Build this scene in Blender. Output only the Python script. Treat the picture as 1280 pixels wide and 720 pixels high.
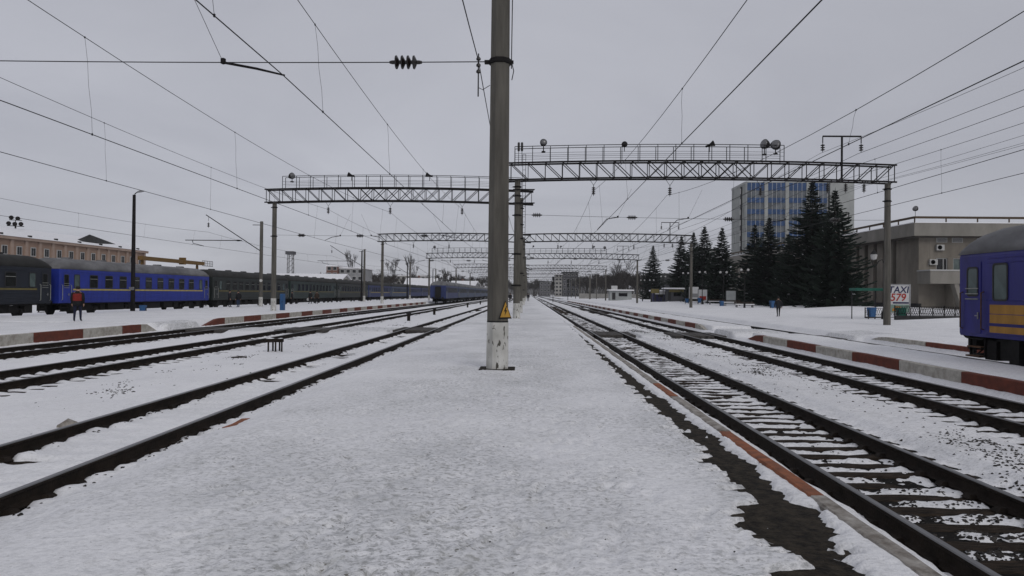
import bpy, bmesh, math, random
import numpy as np
from mathutils import Vector, Matrix, Quaternion
R = math.radians
PI = math.pi
SC = bpy.context.scene
COL = SC.collection
for o in list(bpy.data.objects):
    bpy.data.objects.remove(o)

# ------------------------------------------------------------------ camera
cam_d = bpy.data.cameras.new('camera')
cam = bpy.data.objects.new('camera', cam_d)
COL.objects.link(cam)
cam_d.sensor_width = 36.0
cam_d.lens = 36.0 * 870 / 1280
cam_d.clip_start = 0.1
cam_d.clip_end = 9000
cam.matrix_world = (Matrix.Translation((0, 0, 1.65)) @ Matrix.Rotation(R(1.317), 4, 'Z')
                    @ Matrix.Rotation(R(90.461), 4, 'X') @ Matrix.Rotation(R(0.55), 4, 'Z'))
SC.camera = cam

# ------------------------------------------------------------------ sky and sun (overcast)
SUN_EL, SUN_AZ = 32.0, 150.0
world = bpy.data.worlds.new('World')
SC.world = world
world.use_nodes = True
wn, wl = world.node_tree.nodes, world.node_tree.links
wn.clear()
w_out = wn.new('ShaderNodeOutputWorld')
w_bg = wn.new('ShaderNodeBackground')
w_bg.inputs['Strength'].default_value = 0.1
sky = wn.new('ShaderNodeTexSky')
sky.sky_type = 'NISHITA'
sky.sun_disc = False
sky.sun_elevation = R(SUN_EL)
sky.sun_rotation = R(SUN_AZ)
tc = wn.new('ShaderNodeTexCoord')
sep = wn.new('ShaderNodeSeparateXYZ')
wl.new(tc.outputs['Generated'], sep.inputs[0])
# a flat cloud deck: direction divided by height, so the streaks pack towards the horizon
zc = wn.new('ShaderNodeMath'); zc.operation = 'MAXIMUM'; zc.inputs[1].default_value = 0.0
wl.new(sep.outputs['Z'], zc.inputs[0])
za = wn.new('ShaderNodeMath'); za.operation = 'ADD'; za.inputs[1].default_value = 0.10
wl.new(zc.outputs[0], za.inputs[0])
cmb = wn.new('ShaderNodeCombineXYZ')
for k in ('X', 'Y'):
    dv = wn.new('ShaderNodeMath'); dv.operation = 'DIVIDE'
    wl.new(sep.outputs[k], dv.inputs[0]); wl.new(za.outputs[0], dv.inputs[1])
    wl.new(dv.outputs[0], cmb.inputs[k])
nz = wn.new('ShaderNodeTexNoise')
nz.inputs['Scale'].default_value = 0.55
nz.inputs['Detail'].default_value = 7.0
nz.inputs['Roughness'].default_value = 0.55
nz.inputs['Distortion'].default_value = 0.6
wl.new(cmb.outputs[0], nz.inputs['Vector'])
cr = wn.new('ShaderNodeValToRGB')
cr.color_ramp.elements[0].position = 0.30
cr.color_ramp.elements[0].color = (0.80, 0.805, 0.835, 1)
cr.color_ramp.elements[1].position = 0.72
cr.color_ramp.elements[1].color = (0.98, 0.985, 1.0, 1)
wl.new(nz.outputs['Fac'], cr.inputs[0])
# cloud deck is a little brighter low down
mr = wn.new('ShaderNodeMapRange')
mr.inputs['From Min'].default_value = 0.0
mr.inputs['From Max'].default_value = 0.5
mr.inputs['To Min'].default_value = 5.55
mr.inputs['To Max'].default_value = 4.9
wl.new(zc.outputs[0], mr.inputs['Value'])
nb = wn.new('ShaderNodeTexNoise')
nb.inputs['Scale'].default_value = 0.16
nb.inputs['Detail'].default_value = 3.0
nb.inputs['Roughness'].default_value = 0.5
mpb = wn.new('ShaderNodeMapping'); mpb.inputs['Location'].default_value = (11.0, -2.0, 0.0)
wl.new(cmb.outputs[0], mpb.inputs[0]); wl.new(mpb.outputs[0], nb.inputs['Vector'])
mb_ = wn.new('ShaderNodeMapRange')
mb_.inputs['From Min'].default_value = 0.33; mb_.inputs['From Max'].default_value = 0.67
mb_.inputs['To Min'].default_value = 0.84; mb_.inputs['To Max'].default_value = 1.10
wl.new(nb.outputs['Fac'], mb_.inputs['Value'])
mm_ = wn.new('ShaderNodeMath'); mm_.operation = 'MULTIPLY'
wl.new(mb_.outputs[0], mm_.inputs[0]); wl.new(mr.outputs[0], mm_.inputs[1])
vs = wn.new('ShaderNodeVectorMath'); vs.operation = 'SCALE'
wl.new(cr.outputs['Color'], vs.inputs[0]); wl.new(mm_.outputs[0], vs.inputs['Scale'])
tint = wn.new('ShaderNodeVectorMath'); tint.operation = 'MULTIPLY'
tint.inputs[1].default_value = (0.952, 0.963, 1.045)
wl.new(vs.outputs[0], tint.inputs[0])
mx = wn.new('ShaderNodeMix'); mx.data_type = 'RGBA'
mx.inputs[0].default_value = 0.965
wl.new(sky.outputs[0], mx.inputs[6]); wl.new(tint.outputs[0], mx.inputs[7])
wl.new(mx.outputs[2], w_bg.inputs['Color'])
wl.new(w_bg.outputs[0], w_out.inputs['Surface'])

sun_d = bpy.data.lights.new('sun', 'SUN')
sun_d.energy = 0.95
sun_d.angle = R(30)
sun_d.color = (1.0, 0.97, 0.93)
sun = bpy.data.objects.new('sun', sun_d)
COL.objects.link(sun)
_az, _el = R(SUN_AZ), R(SUN_EL)
sdir = Vector((math.sin(_az) * math.cos(_el), math.cos(_az) * math.cos(_el), math.sin(_el)))
sun.rotation_euler = sdir.to_track_quat('Z', 'Y').to_euler()
sun.location = (0, 0, 60)

SC.view_settings.view_transform = 'Standard'
SC.view_settings.look = 'None'
SC.view_settings.gamma = 1.0
SC.view_settings.use_curve_mapping = False
SC.view_settings.exposure = 0.0
SC.render.engine = 'CYCLES'
SC.cycles.max_bounces = 5
SC.cycles.diffuse_bounces = 2
SC.cycles.glossy_bounces = 2
SC.cycles.transparent_max_bounces = 6
SC.cycles.volume_bounces = 0
SC.cycles.use_denoising = True

# ------------------------------------------------------------------ helpers
class MB:
    """collects polygons; build() links them as ONE mesh object"""
    def __init__(s):
        s.v, s.f, s.m = [], [], []
    def poly(s, pts, mi=0):
        b = len(s.v)
        s.v += [tuple(p) for p in pts]
        s.f.append(tuple(range(b, b + len(pts))))
        s.m.append(mi)
    def faces(s, pts, fs, mi=0):
        b = len(s.v)
        s.v += [tuple(p) for p in pts]
        for f in fs:
            s.f.append(tuple(i + b for i in f))
            s.m.append(mi)
    def box(s, x0, x1, y0, y1, z0, z1, mi=0):
        s.faces([(x0, y0, z0), (x1, y0, z0), (x1, y1, z0), (x0, y1, z0),
                 (x0, y0, z1), (x1, y0, z1), (x1, y1, z1), (x0, y1, z1)],
                [(0, 3, 2, 1), (4, 5, 6, 7), (0, 1, 5, 4), (1, 2, 6, 5), (2, 3, 7, 6), (3, 0, 4, 7)], mi)
    def bbox(s, x0, x1, y0, y1, z0, z1, b=0.02, mi=0):
        """box with its four vertical edges and its top edge chamfered"""
        def ring(i, z):
            return [(x0 + i + b, y0 + i, z), (x1 - i - b, y0 + i, z), (x1 - i, y0 + i + b, z), (x1 - i, y1 - i - b, z),
                    (x1 - i - b, y1 - i, z), (x0 + i + b, y1 - i, z), (x0 + i, y1 - i - b, z), (x0 + i, y0 + i + b, z)]
        s.loft([ring(0, z0), ring(0, z1 - b), ring(b * .7, z1)], mi=mi)
    def loft(s, rings, cap=True, mi=0, closed=True):
        n = len(rings[0])
        b = len(s.v)
        for r in rings:
            s.v += [tuple(p) for p in r]
        for k in range(len(rings) - 1):
            for i in range(n if closed else n - 1):
                j = (i + 1) % n
                s.f.append((b + k * n + i, b + k * n + j, b + (k + 1) * n + j, b + (k + 1) * n + i))
                s.m.append(mi)
        if cap:
            s.f.append(tuple(b + i for i in reversed(range(n)))); s.m.append(mi)
            e = b + (len(rings) - 1) * n
            s.f.append(tuple(e + i for i in range(n))); s.m.append(mi)
    def tube(s, pts, r, n=6, mi=0, cap=True):
        pts = [Vector(p) for p in pts]
        if not isinstance(r, (list, tuple)):
            r = [r] * len(pts)
        rings = []
        up = None
        for i, p in enumerate(pts):
            d = (pts[min(i + 1, len(pts) - 1)] - pts[max(i - 1, 0)])
            if d.length < 1e-9:
                d = Vector((0, 0, 1))
            d.normalize()
            if up is None:
                up = Vector((0, 0, 1)) if abs(d.z) < 0.9 else Vector((0, 1, 0))
            u = d.cross(up)
            if u.length < 1e-6:
                u = d.cross(Vector((1, 0, 0)))
            u.normalize()
            w = u.cross(d).normalized()
            up = w
            rings.append([p + (u * math.cos(2 * PI * k / n) + w * math.sin(2 * PI * k / n)) * r[i] for k in range(n)])
        s.loft(rings, cap=cap, mi=mi)
    def lathe(s, prof, n=12, c=(0, 0, 0), axis='Z', mi=0):
        rings = []
        for r, h in prof:
            ring = []
            for k in range(n):
                a = 2 * PI * k / n
                x, y = r * math.cos(a), r * math.sin(a)
                if axis == 'Z': p = (c[0] + x, c[1] + y, c[2] + h)
                elif axis == 'Y': p = (c[0] + x, c[1] + h, c[2] - y)
                else: p = (c[0] + h, c[1] + x, c[2] + y)
                ring.append(p)
            rings.append(ring)
        s.loft(rings, mi=mi)
    def beam(s, p, q, w, h=None, mi=0):
        h = w if h is None else h
        p, q = Vector(p), Vector(q)
        d = (q - p).normalized()
        up = Vector((0, 0, 1)) if abs(d.z) < 0.95 else Vector((0, 1, 0))
        u = d.cross(up).normalized() * (w / 2)
        t = u.cross(d).normalized() * (h / 2)
        s.loft([[p - u - t, p + u - t, p + u + t, p - u + t], [q - u - t, q + u - t, q + u + t, q - u + t]], mi=mi)
    def mesh(s, name, mats, smooth=False):
        me = bpy.data.meshes.new(name)
        me.from_pydata(s.v, [], s.f)
        if not isinstance(mats, (list, tuple)):
            mats = [mats]
        for m in mats:
            me.materials.append(m)
        if len(mats) > 1:
            me.polygons.foreach_set('material_index', s.m)
        if smooth:
            me.polygons.foreach_set('use_smooth', [True] * len(me.polygons))
        me.update()
        return me
    def build(s, name, mats, parent=None, loc=None, rot=None, smooth=False):
        return put(name, s.mesh(name, mats, smooth), parent, loc, rot)

def put(name, me, parent=None, loc=None, rot=None, scale=None):
    o = bpy.data.objects.new(name, me)
    COL.objects.link(o)
    if parent is not None: o.parent = parent
    if loc is not None: o.location = loc
    if rot is not None: o.rotation_euler = rot
    if scale is not None: o.scale = scale
    return o

def tag(o, label=None, cat=None, group=None, kind=None):
    if label: o['label'] = label
    if cat: o['category'] = cat
    if group: o['group'] = group
    if kind: o['kind'] = kind
    return o

def thing(name, label, cat, loc=(0, 0, 0), rz=0.0, group=None):
    o = bpy.data.objects.new(name, None)
    o.empty_display_size = 0.3
    COL.objects.link(o)
    o.location = loc
    o.rotation_euler = (0, 0, rz)
    return tag(o, label, cat, group)

_unit = {}
def strut(name, p, q, w, mat, parent, h=None):
    """a straight bar between two points that shares one unit mesh per material"""
    key = mat.name
    if key not in _unit:
        m = MB(); m.box(-.5, .5, -.5, .5, 0, 1)
        _unit[key] = m.mesh('bar_' + key, mat)
    p, q = Vector(p), Vector(q)
    d = q - p
    o = put(name, _unit[key], parent)
    if abs(d.normalized().z) > 0.999:
        rot = Matrix.Identity(3) if d.z > 0 else Matrix.Rotation(PI, 3, 'X')
    else:
        zz = d.normalized(); xx = zz.cross(Vector((0, 0, 1))).normalized(); yy = zz.cross(xx)
        rot = Matrix((xx, yy, zz)).transposed()
    o.matrix_local = Matrix.Translation(p) @ rot.to_4x4() @ Matrix.Diagonal((w, h or w, d.length, 1))
    return o

# ------------------------------------------------------------------ noise on arrays
_rng = np.random.RandomState(7)
_tab = _rng.rand(256, 256)
def vnoise(x, y, seed=0):
    x = np.asarray(x, float) + seed * 17.31; y = np.asarray(y, float) + seed * 9.77
    xi = np.floor(x).astype(int); yi = np.floor(y).astype(int)
    fx = x - xi; fy = y - yi
    fx = fx * fx * (3 - 2 * fx); fy = fy * fy * (3 - 2 * fy)
    a = _tab[xi % 256, yi % 256]; b = _tab[(xi + 1) % 256, yi % 256]
    c = _tab[xi % 256, (yi + 1) % 256]; d = _tab[(xi + 1) % 256, (yi + 1) % 256]
    return (a * (1 - fx) + b * fx) * (1 - fy) + (c * (1 - fx) + d * fx) * fy
def fbm(x, y, s=1.0, o=4, seed=0, g=0.5):
    t = 0; a = 1; n = 0
    for k in range(o):
        t = t + a * (vnoise(x * s, y * s, seed + k * 3) - 0.5)
        n += a; a *= g; s *= 2.03
    return t / n * 2

# ------------------------------------------------------------------ materials
def new_mat(name):
    m = bpy.data.materials.new(name)
    m.use_nodes = True
    nt = m.node_tree
    return m, nt.nodes, nt.links, nt.nodes['Principled BSDF']

def mat(name, col, rough=0.7, metal=0.0, var=0.25, scale=6.0, bump=0.0, bscale=None, col2=None, spec=0.3,
        stretch=(1, 1, 1), detail=5.0, lo=0.35, hi=0.7):
    """plain procedural material: two-tone noise colour, optional bump"""
    m, n, l, b = new_mat(name)
    c2 = col2 or tuple(max(0.0, c * (1 - var)) for c in col)
    tcn = n.new('ShaderNodeTexCoord')
    mp = n.new('ShaderNodeMapping'); mp.inputs['Scale'].default_value = stretch
    l.new(tcn.outputs['Object'], mp.inputs[0])
    no = n.new('ShaderNodeTexNoise'); no.inputs['Scale'].default_value = scale
    no.inputs['Detail'].default_value = detail; no.inputs['Roughness'].default_value = 0.6
    l.new(mp.outputs[0], no.inputs['Vector'])
    r = n.new('ShaderNodeValToRGB')
    r.color_ramp.elements[0].position = lo; r.color_ramp.elements[0].color = (*c2, 1)
    r.color_ramp.elements[1].position = hi; r.color_ramp.elements[1].color = (*col, 1)
    l.new(no.outputs['Fac'], r.inputs[0]); l.new(r.outputs[0], b.inputs['Base Color'])
    b.inputs['Roughness'].default_value = rough
    b.inputs['Metallic'].default_value = metal
    b.inputs['Specular IOR Level'].default_value = spec
    if bump:
        n2 = n.new('ShaderNodeTexNoise'); n2.inputs['Scale'].default_value = bscale or scale * 4
        n2.inputs['Detail'].default_value = 4
        l.new(mp.outputs[0], n2.inputs['Vector'])
        bp = n.new('ShaderNodeBump'); bp.inputs['Strength'].default_value = bump
        bp.inputs['Distance'].default_value = 0.02
        l.new(n2.outputs['Fac'], bp.inputs['Height']); l.new(bp.outputs[0], b.inputs['Normal'])
    return m

def snow_mat():
    m, n, l, b = new_mat('snow')
    g = n.new('ShaderNodeNewGeometry')
    at = n.new('ShaderNodeAttribute'); at.attribute_name = 'dirt'
    def noise(sc, det, st=(1, 1, 1), ro=0.6, dist=0.0):
        mp = n.new('ShaderNodeMapping'); mp.inputs['Scale'].default_value = st
        l.new(g.outputs['Position'], mp.inputs[0])
        t = n.new('ShaderNodeTexNoise'); t.inputs['Scale'].default_value = sc
        t.inputs['Detail'].default_value = det; t.inputs['Roughness'].default_value = ro
        t.inputs['Distortion'].default_value = dist
        l.new(mp.outputs[0], t.inputs['Vector'])
        return t.outputs['Fac']
    def ramp(fac, p0, p1, c0=(0, 0, 0, 1), c1=(1, 1, 1, 1)):
        r = n.new('ShaderNodeValToRGB')
        r.color_ramp.elements[0].position = p0; r.color_ramp.elements[0].color = c0
        r.color_ramp.elements[1].position = p1; r.color_ramp.elements[1].color = c1
        l.new(fac, r.inputs[0]); return r.outputs[0]
    def mul(a, c):
        t = n.new('ShaderNodeMath'); t.operation = 'MULTIPLY'
        l.new(a, t.inputs[0])
        if isinstance(c, float): t.inputs[1].default_value = c
        else: l.new(c, t.inputs[1])
        return t.outputs[0]
    def mixc(f, a, c):
        t = n.new('ShaderNodeMix'); t.data_type = 'RGBA'
        l.new(f, t.inputs[0])
        if isinstance(a, tuple): t.inputs[6].default_value = a
        else: l.new(a, t.inputs[6])
        t.inputs[7].default_value = c
        return t.outputs[2]
    base = ramp(noise(0.8, 6), 0.3, 0.75, (0.82, 0.82, 0.84, 1), (0.93, 0.93, 0.94, 1))
    d = at.outputs['Fac']
    # broad trodden greying, then streaks of grit, then small dark specks
    c = mixc(mul(ramp(noise(1.6, 7, (1, 1, 1), 0.65), 0.40, 0.66), mul(d, 0.45)), base, (0.585, 0.592, 0.60, 1))
    c = mixc(mul(ramp(noise(21.0, 6, (0.75, 1, 1), 0.72, 0.3), 0.47, 0.63), mul(d, 0.80)), c, (0.41, 0.415, 0.42, 1))
    c = mixc(mul(ramp(noise(7.0, 6, (1, 1, 1), 0.75, 0.5), 0.555, 0.67), mul(d, 0.60)), c, (0.33, 0.33, 0.31, 1))
    c = mixc(mul(ramp(noise(33.0, 4, (0.6, 1, 1), 0.6), 0.61, 0.69), mul(d, 0.8)), c, (0.15, 0.14, 0.12, 1))
    c = mixc(mul(ramp(noise(0.7, 8, (1, .8, 1), 0.7, .6), 0.46, 0.62), mul(d, 0.24)), c, (0.48, 0.49, 0.50, 1))
    c = mixc(mul(ramp(noise(3.1, 6, (1, 1, 1), 0.75), 0.58, 0.74), mul(d, 0.32)), c, (0.42, 0.415, 0.36, 1))
    l.new(c, b.inputs['Base Color'])
    b.inputs['Roughness'].default_value = 0.55
    b.inputs['Specular IOR Level'].default_value = 0.25
    h1 = noise(7.5, 5, ro=.65); h2 = noise(30.0, 5, ro=.7)
    ad = n.new('ShaderNodeMath'); ad.operation = 'MULTIPLY_ADD'
    l.new(h2, ad.inputs[0]); ad.inputs[1].default_value = 0.45; l.new(h1, ad.inputs[2])
    bp = n.new('ShaderNodeBump'); bp.inputs['Strength'].default_value = 0.55; bp.inputs['Distance'].default_value = 0.045
    l.new(ad.outputs[0], bp.inputs['Height']); l.new(bp.outputs[0], b.inputs['Normal'])
    return m

M = {}
M['snow'] = snow_mat()
M['snow_plain'] = mat('snow_plain', (.84, .84, .86), .6, var=.1, scale=2, bump=.4, bscale=8)
M['asphalt'] = mat('asphalt', (.050, .041, .030), .9, col2=(.010, .0085, .007), scale=14, bump=1.0, bscale=45, detail=10, spec=.15)
M['ballast'] = mat('ballast', (.020, .0185, .017), .95, col2=(.006, .0055, .005), scale=16, bump=1.0, bscale=28, detail=6, spec=.1)
M['rail_side'] = mat('rail_side', (.024, .0175, .013), .75, var=.6, scale=5, bump=.3, bscale=40, spec=.15)
M['rail_top'] = mat('rail_top', (.20, .20, .205), .38, metal=.6, var=.35, scale=9, stretch=(1, .2, 1))
M['wood'] = mat('wood', (.062, .046, .034), .9, col2=(.013, .011, .0095), scale=5, bump=.9, bscale=26, stretch=(1, 6, 6), spec=.1)
M['plank'] = mat('plank', (.10, .092, .085), .9, col2=(.035, .032, .03), scale=4, bump=.8, bscale=22, stretch=(6, 1, 6))
M['stone'] = mat('stone', (.055, .048, .042), .9, col2=(.010, .0095, .009), scale=9, bump=.4, bscale=60)
M['concrete'] = mat('concrete', (.132, .124, .108), .9, col2=(.066, .062, .054), scale=2.2, bump=.5, bscale=30, stretch=(2, 2, .25), detail=8)
M['concrete_far'] = mat('concrete_far', (.15, .14, .125), .9, col2=(.10, .095, .085), scale=2.2, stretch=(2, 2, .25))
M['kerb_grey'] = mat('kerb_grey', (.42, .40, .37), .9, col2=(.16, .14, .12), scale=7, bump=.8, bscale=40, detail=8)
M['kerb_white'] = mat('kerb_white', (.52, .50, .455), .9, col2=(.29, .27, .235), scale=5, bump=.5, bscale=35, detail=8)
M['kerb_red'] = mat('kerb_red', (.17, .045, .028), .88, col2=(.095, .032, .022), scale=5, bump=.5, bscale=35, detail=8)
M['kerb_orange'] = mat('kerb_orange', (.34, .12, .055), .9, col2=(.15, .065, .04), scale=6, bump=.8, bscale=40, detail=8)
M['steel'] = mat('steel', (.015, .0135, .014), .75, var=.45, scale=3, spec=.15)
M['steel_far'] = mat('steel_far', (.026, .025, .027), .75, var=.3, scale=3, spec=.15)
M['wire'] = mat('wire', (.016, .016, .017), .6, var=.2)
M['insulator'] = mat('insulator', (.014, .011, .010), .35, var=.3, spec=.5)
M['galv'] = mat('galv', (.30, .30, .31), .45, metal=.6, var=.3)
M['lens'] = mat('lens', (.13, .13, .135), .2, var=.2, spec=.6)
M['yellow_sign'] = mat('yellow_sign', (.52, .29, .05), .6, var=.25, scale=9)
M['black'] = mat('black', (.012, .012, .012), .7, var=.3)
def flaky_white():
    m, n, l, b = new_mat('flaky_white')
    tcn = n.new('ShaderNodeTexCoord')
    def nz_(sc, det, st):
        mp = n.new('ShaderNodeMapping'); mp.inputs['Scale'].default_value = st
        l.new(tcn.outputs['Object'], mp.inputs[0])
        t = n.new('ShaderNodeTexNoise'); t.inputs['Scale'].default_value = sc; t.inputs['Detail'].default_value = det
        l.new(mp.outputs[0], t.inputs['Vector']); return t.outputs['Fac']
    r1 = n.new('ShaderNodeValToRGB')
    r1.color_ramp.elements[0].position = .3; r1.color_ramp.elements[0].color = (.33, .325, .30, 1)
    r1.color_ramp.elements[1].position = .65; r1.color_ramp.elements[1].color = (.58, .575, .55, 1)
    l.new(nz_(3, 6, (1, 1, .6)), r1.inputs[0])
    r2 = n.new('ShaderNodeValToRGB')
    r2.color_ramp.elements[0].position = .60; r2.color_ramp.elements[1].position = .635
    l.new(nz_(11, 5, (1.3, 1.3, .5)), r2.inputs[0])
    x = n.new('ShaderNodeMix'); x.data_type = 'RGBA'
    l.new(r2.outputs[0], x.inputs[0]); l.new(r1.outputs[0], x.inputs[6]); x.inputs[7].default_value = (.06, .055, .045, 1)
    l.new(x.outputs[2], b.inputs['Base Color']); b.inputs['Roughness'].default_value = .85
    return m
M['flaky'] = flaky_white()
# ------------------------------------------------------------------ layout (metres; +Y runs away along the tracks)
TR = {  # track: centre X, rail top z
    'L1': (-5.76, -0.30), 'L2': (-12.0, -0.35), 'L3': (-17.4, -0.40), 'L4': (-35.8, -0.35),
    'R1': (4.32, -0.42), 'R2': (9.0, -0.42), 'R3': (15.2, -0.50)}
RH, GA = 0.18, 0.795
SLE = {'L1': (1.5, 90, .5), 'L2': (6, 75, .5), 'L3': (14, 60, .5), 'R1': (1.5, 125, .5), 'R2': (3, 125, .5), 'R3': (14, 70, .5), 'L4': (28, 60, .5)}
CX0, CX1 = 36.3, 39.6      # the foot crossing

def profile(X):
    xs = [-4000, -120, -60, -38.2, -37.6, -33.4, -32.7, -19.4, -19.0, -18.75, -16.2, -14.6, -13.4, -10.5, -8.8, -7.3, -6.9, -4.75, -4.45, -3.95, -3.4, -2.9,
          2.3, 2.52, 2.8, 3.1, 3.32, 5.4, 6.1, 7.4, 7.9, 10.1, 10.5, 10.9, 13.2, 13.6, 14.2, 16.6, 17.0, 17.4, 18.5, 26, 34, 60, 4000]
    zs = [-.4, -.35, -.3, -.40, -.56, -.56, -.50, -.43, -.43, -.50, -.56, -.46, -.51, -.51, -.42, -.44, -.455, -.455, -.33, -.13, -.02, 0,
          0, -.02, -.16, -.38, -.56, -.60, -.50, -.52, -.59, -.59, -.47, -.45, -.48, -.50, -.66, -.66, -.60, -.31, -.24, -.16, -.10, -.15, -.2]
    return np.interp(X, xs, zs)

def ground_h(X, Y):
    z = profile(X)
    nf = fbm(X, Y, 1.1, 5, 1)            # drifts
    nm = fbm(X, Y, 5.0, 4, 2)            # hand-sized lumps
    onp = ((X > -3.7) & (X < 2.4)).astype(float)
    z = z + np.where(onp > 0, 0.012 * nf + 0.010 * nm + .006 * fbm(X, Y, 14., 2, 9), 0.028 * nf + 0.020 * nm)
    # snow about each track, measured from the rail foot: thin over R1, R2 so sleepers and ballast show
    for k, (cx, zt) in TR.items():
        sel = np.abs(X - cx) < 1.75
        if not sel.any(): continue
        x_, y_ = X[sel], Y[sel]
        d = np.abs(x_ - cx)
        base = zt - RH
        inside = np.clip((1.7 - d) / 0.3, 0, 1)
        lump = fbm(x_, y_, 3.4, 4, 11)
        fine = fbm(x_, y_, 11.0, 3, 12)
        lev = {'R1': -.009, 'R2': -.002, 'L1': .030, 'L2': .004, 'L3': .004, 'R3': .012, 'L4': .012}[k]
        h = lev + (.044 if k[0] == 'R' else .030) * lump + (.022 if k[0] == 'R' else .014) * fine
        ph = .5 + .5 * np.cos(2 * PI * (y_ - SLE[k][0]) / 0.5)      # 1 over a sleeper
        sw = {'R1': .050, 'R2': .052, 'L1': .020, 'L2': .046, 'L3': .046, 'R3': .04, 'L4': .04}[k]
        h = h - sw * ph ** 2 * (.85 + .5 * lump)
        if k == 'L1':   # hollows along the far rail with bare sleeper ends
            hol = np.clip(fbm(x_ * .6, y_, 1.3, 3, 21) - .02, 0, 1) * np.clip(1 - np.abs(x_ - (cx - .45)) / .5, 0, 1)
            h = h - .30 * hol * (.35 + ph)
        # ragged gap along the steel: the snow sinks below the ballast there
        for sgn in (-1, 1):
            dr = np.abs(x_ - (cx + sgn * GA))
            wgap = .125 + .10 * fbm(x_ * .3, y_, 2.6, 4, 31 + sgn) + .075 * fbm(x_ * .3, y_, 9.0, 3, 35 + sgn) + .05 * (ph - .5)
            sc = np.clip((wgap - dr) / .07, 0, 1)
            rim = np.clip(1 - np.abs(dr - wgap - .07) / .1, 0, 1)
            h = h - sc * .085 + rim * .018 * (1 + lump)
        # no snow fell under the standing trains
        und = {'L4': np.ones_like(y_), 'L3': np.clip((y_ - 133.5), 0, 1), 'R3': np.clip((23.2 - y_), 0, 1)}.get(k)
        if und is not None: h = h - und * (.10 + .04 * lump) * np.clip((1.62 - d) / .1, 0, 1)
        if k == 'R1':   # bare patch close to the camera
            near = np.clip((9.8 - y_) / 4.5, 0, 1) * np.clip(1.15 - np.abs(x_ - cx + .12) / .75, 0, 1)
            h = h - near * (.035 + .07 * fbm(x_, y_, 4, 3, 41))
        zn = z[sel]
        z[sel] = zn * (1 - inside) + (base + h) * inside
    # raised trodden snow at the foot crossing
    cr_ = np.clip((Y - CX0 + .5) / .6, 0, 1) * np.clip((CX1 + .5 - Y) / .6, 0, 1)
    lvl = np.interp(X, [-20, -19.2, -17.4, -12, -5.76, -4.3, -3.4, 2.4, 3.2, 4.3, 9, 10.8, 13.4, 15.4, 17.4, 20], [-.06, -.1, -.43, -.38, -.33, -.25, 0, 0, -.38, -.46, -.46, -.2, -.22, -.54, -.3, -.2])
    msk = cr_ * ((X > -19.4) & (X < 18))
    for k, (cx, zt) in TR.items():
        msk = np.where(np.abs(X - cx) < 1.6, msk * 0, msk)
    z = z * (1 - msk) + (lvl + .015 * nm) * msk
    # ploughed heaps on the station square
    hp = np.clip((X - 25) / 3, 0, 1) * np.clip((60 - X) / 6, 0, 1) * np.clip((Y - 50) / 12, 0, 1)
    z = z + hp * np.clip(fbm(X, Y, .17, 4, 51) + .1, 0, 1) * .9
    hp2 = np.clip((X - 24) / 2, 0, 1) * np.clip((46 - X) / 4, 0, 1) * np.clip(1 - np.abs(Y - 52) / 5, 0, 1)
    z = z + hp2 * np.clip(fbm(X, Y, .6, 4, 53) + .25, 0, 1) * .45
    # bare asphalt strip along the right kerb: the snow sheet drops below the paving
    ctr = np.interp(Y, [0, 4, 5.5, 8, 10, 13, 18, 25, 40], [1.72, 1.77, 1.96, 2.05, 2.03, 2.02, 2.03, 2.1, 2.2])
    hw = np.interp(Y, [0, 4, 5.5, 8, 10, 13, 18, 25, 40, 60], [.33, .30, .24, .18, .17, .14, .11, .06, .02, .0])
    edge = 0.15 * fbm(X * .4, Y, 1.7, 4, 61) + (0.30 * fbm(X * .13, Y, 8.5, 3, 62) + .16 * fbm(X * .25, Y, 21., 2, 64)) * np.where(X < ctr, 1.0, .35)
    s_ = (hw + edge * np.clip(hw / .25, 0.4, 1) - np.abs(X - ctr)) * onp
    # sledge and trolley lines scored in the packed snow
    for xs_, ys_, dp in (([.30, .28, .19, .035, -.01], [3, 4.1, 4.74, 6.0, 6.6], .016), ([-.5, -.5, -.47], [3, 5, 7.5], .010), ([-.1, -.1, -.06], [3, 5, 7], .012)):
        gr_ = np.interp(Y, ys_, xs_)
        z = z - onp * dp * np.exp(-((X - gr_) / .028) ** 2) * np.clip((ys_[-1] - Y) / 1.0, 0, 1)
    # loose bare spots left of the strip
    sp = fbm(X * .22, Y, 5.0, 4, 63) - np.interp(X, [-4, .4, 1.2, 1.9, 2.4], [2, .95, .60, .55, 2]) - np.interp(Y, [0, 12, 30], [0, .02, .25])
    bare = np.maximum(s_ * 1.6, sp * 1.0) * onp
    bare = bare - .9 * np.clip(fbm(X * .6, Y, 13., 3, 66) - .42, 0, 1)
    z = np.where(onp > 0, z - .085 * np.clip((bare + .05) / .13, 0, 1), z)
    return z

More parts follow.
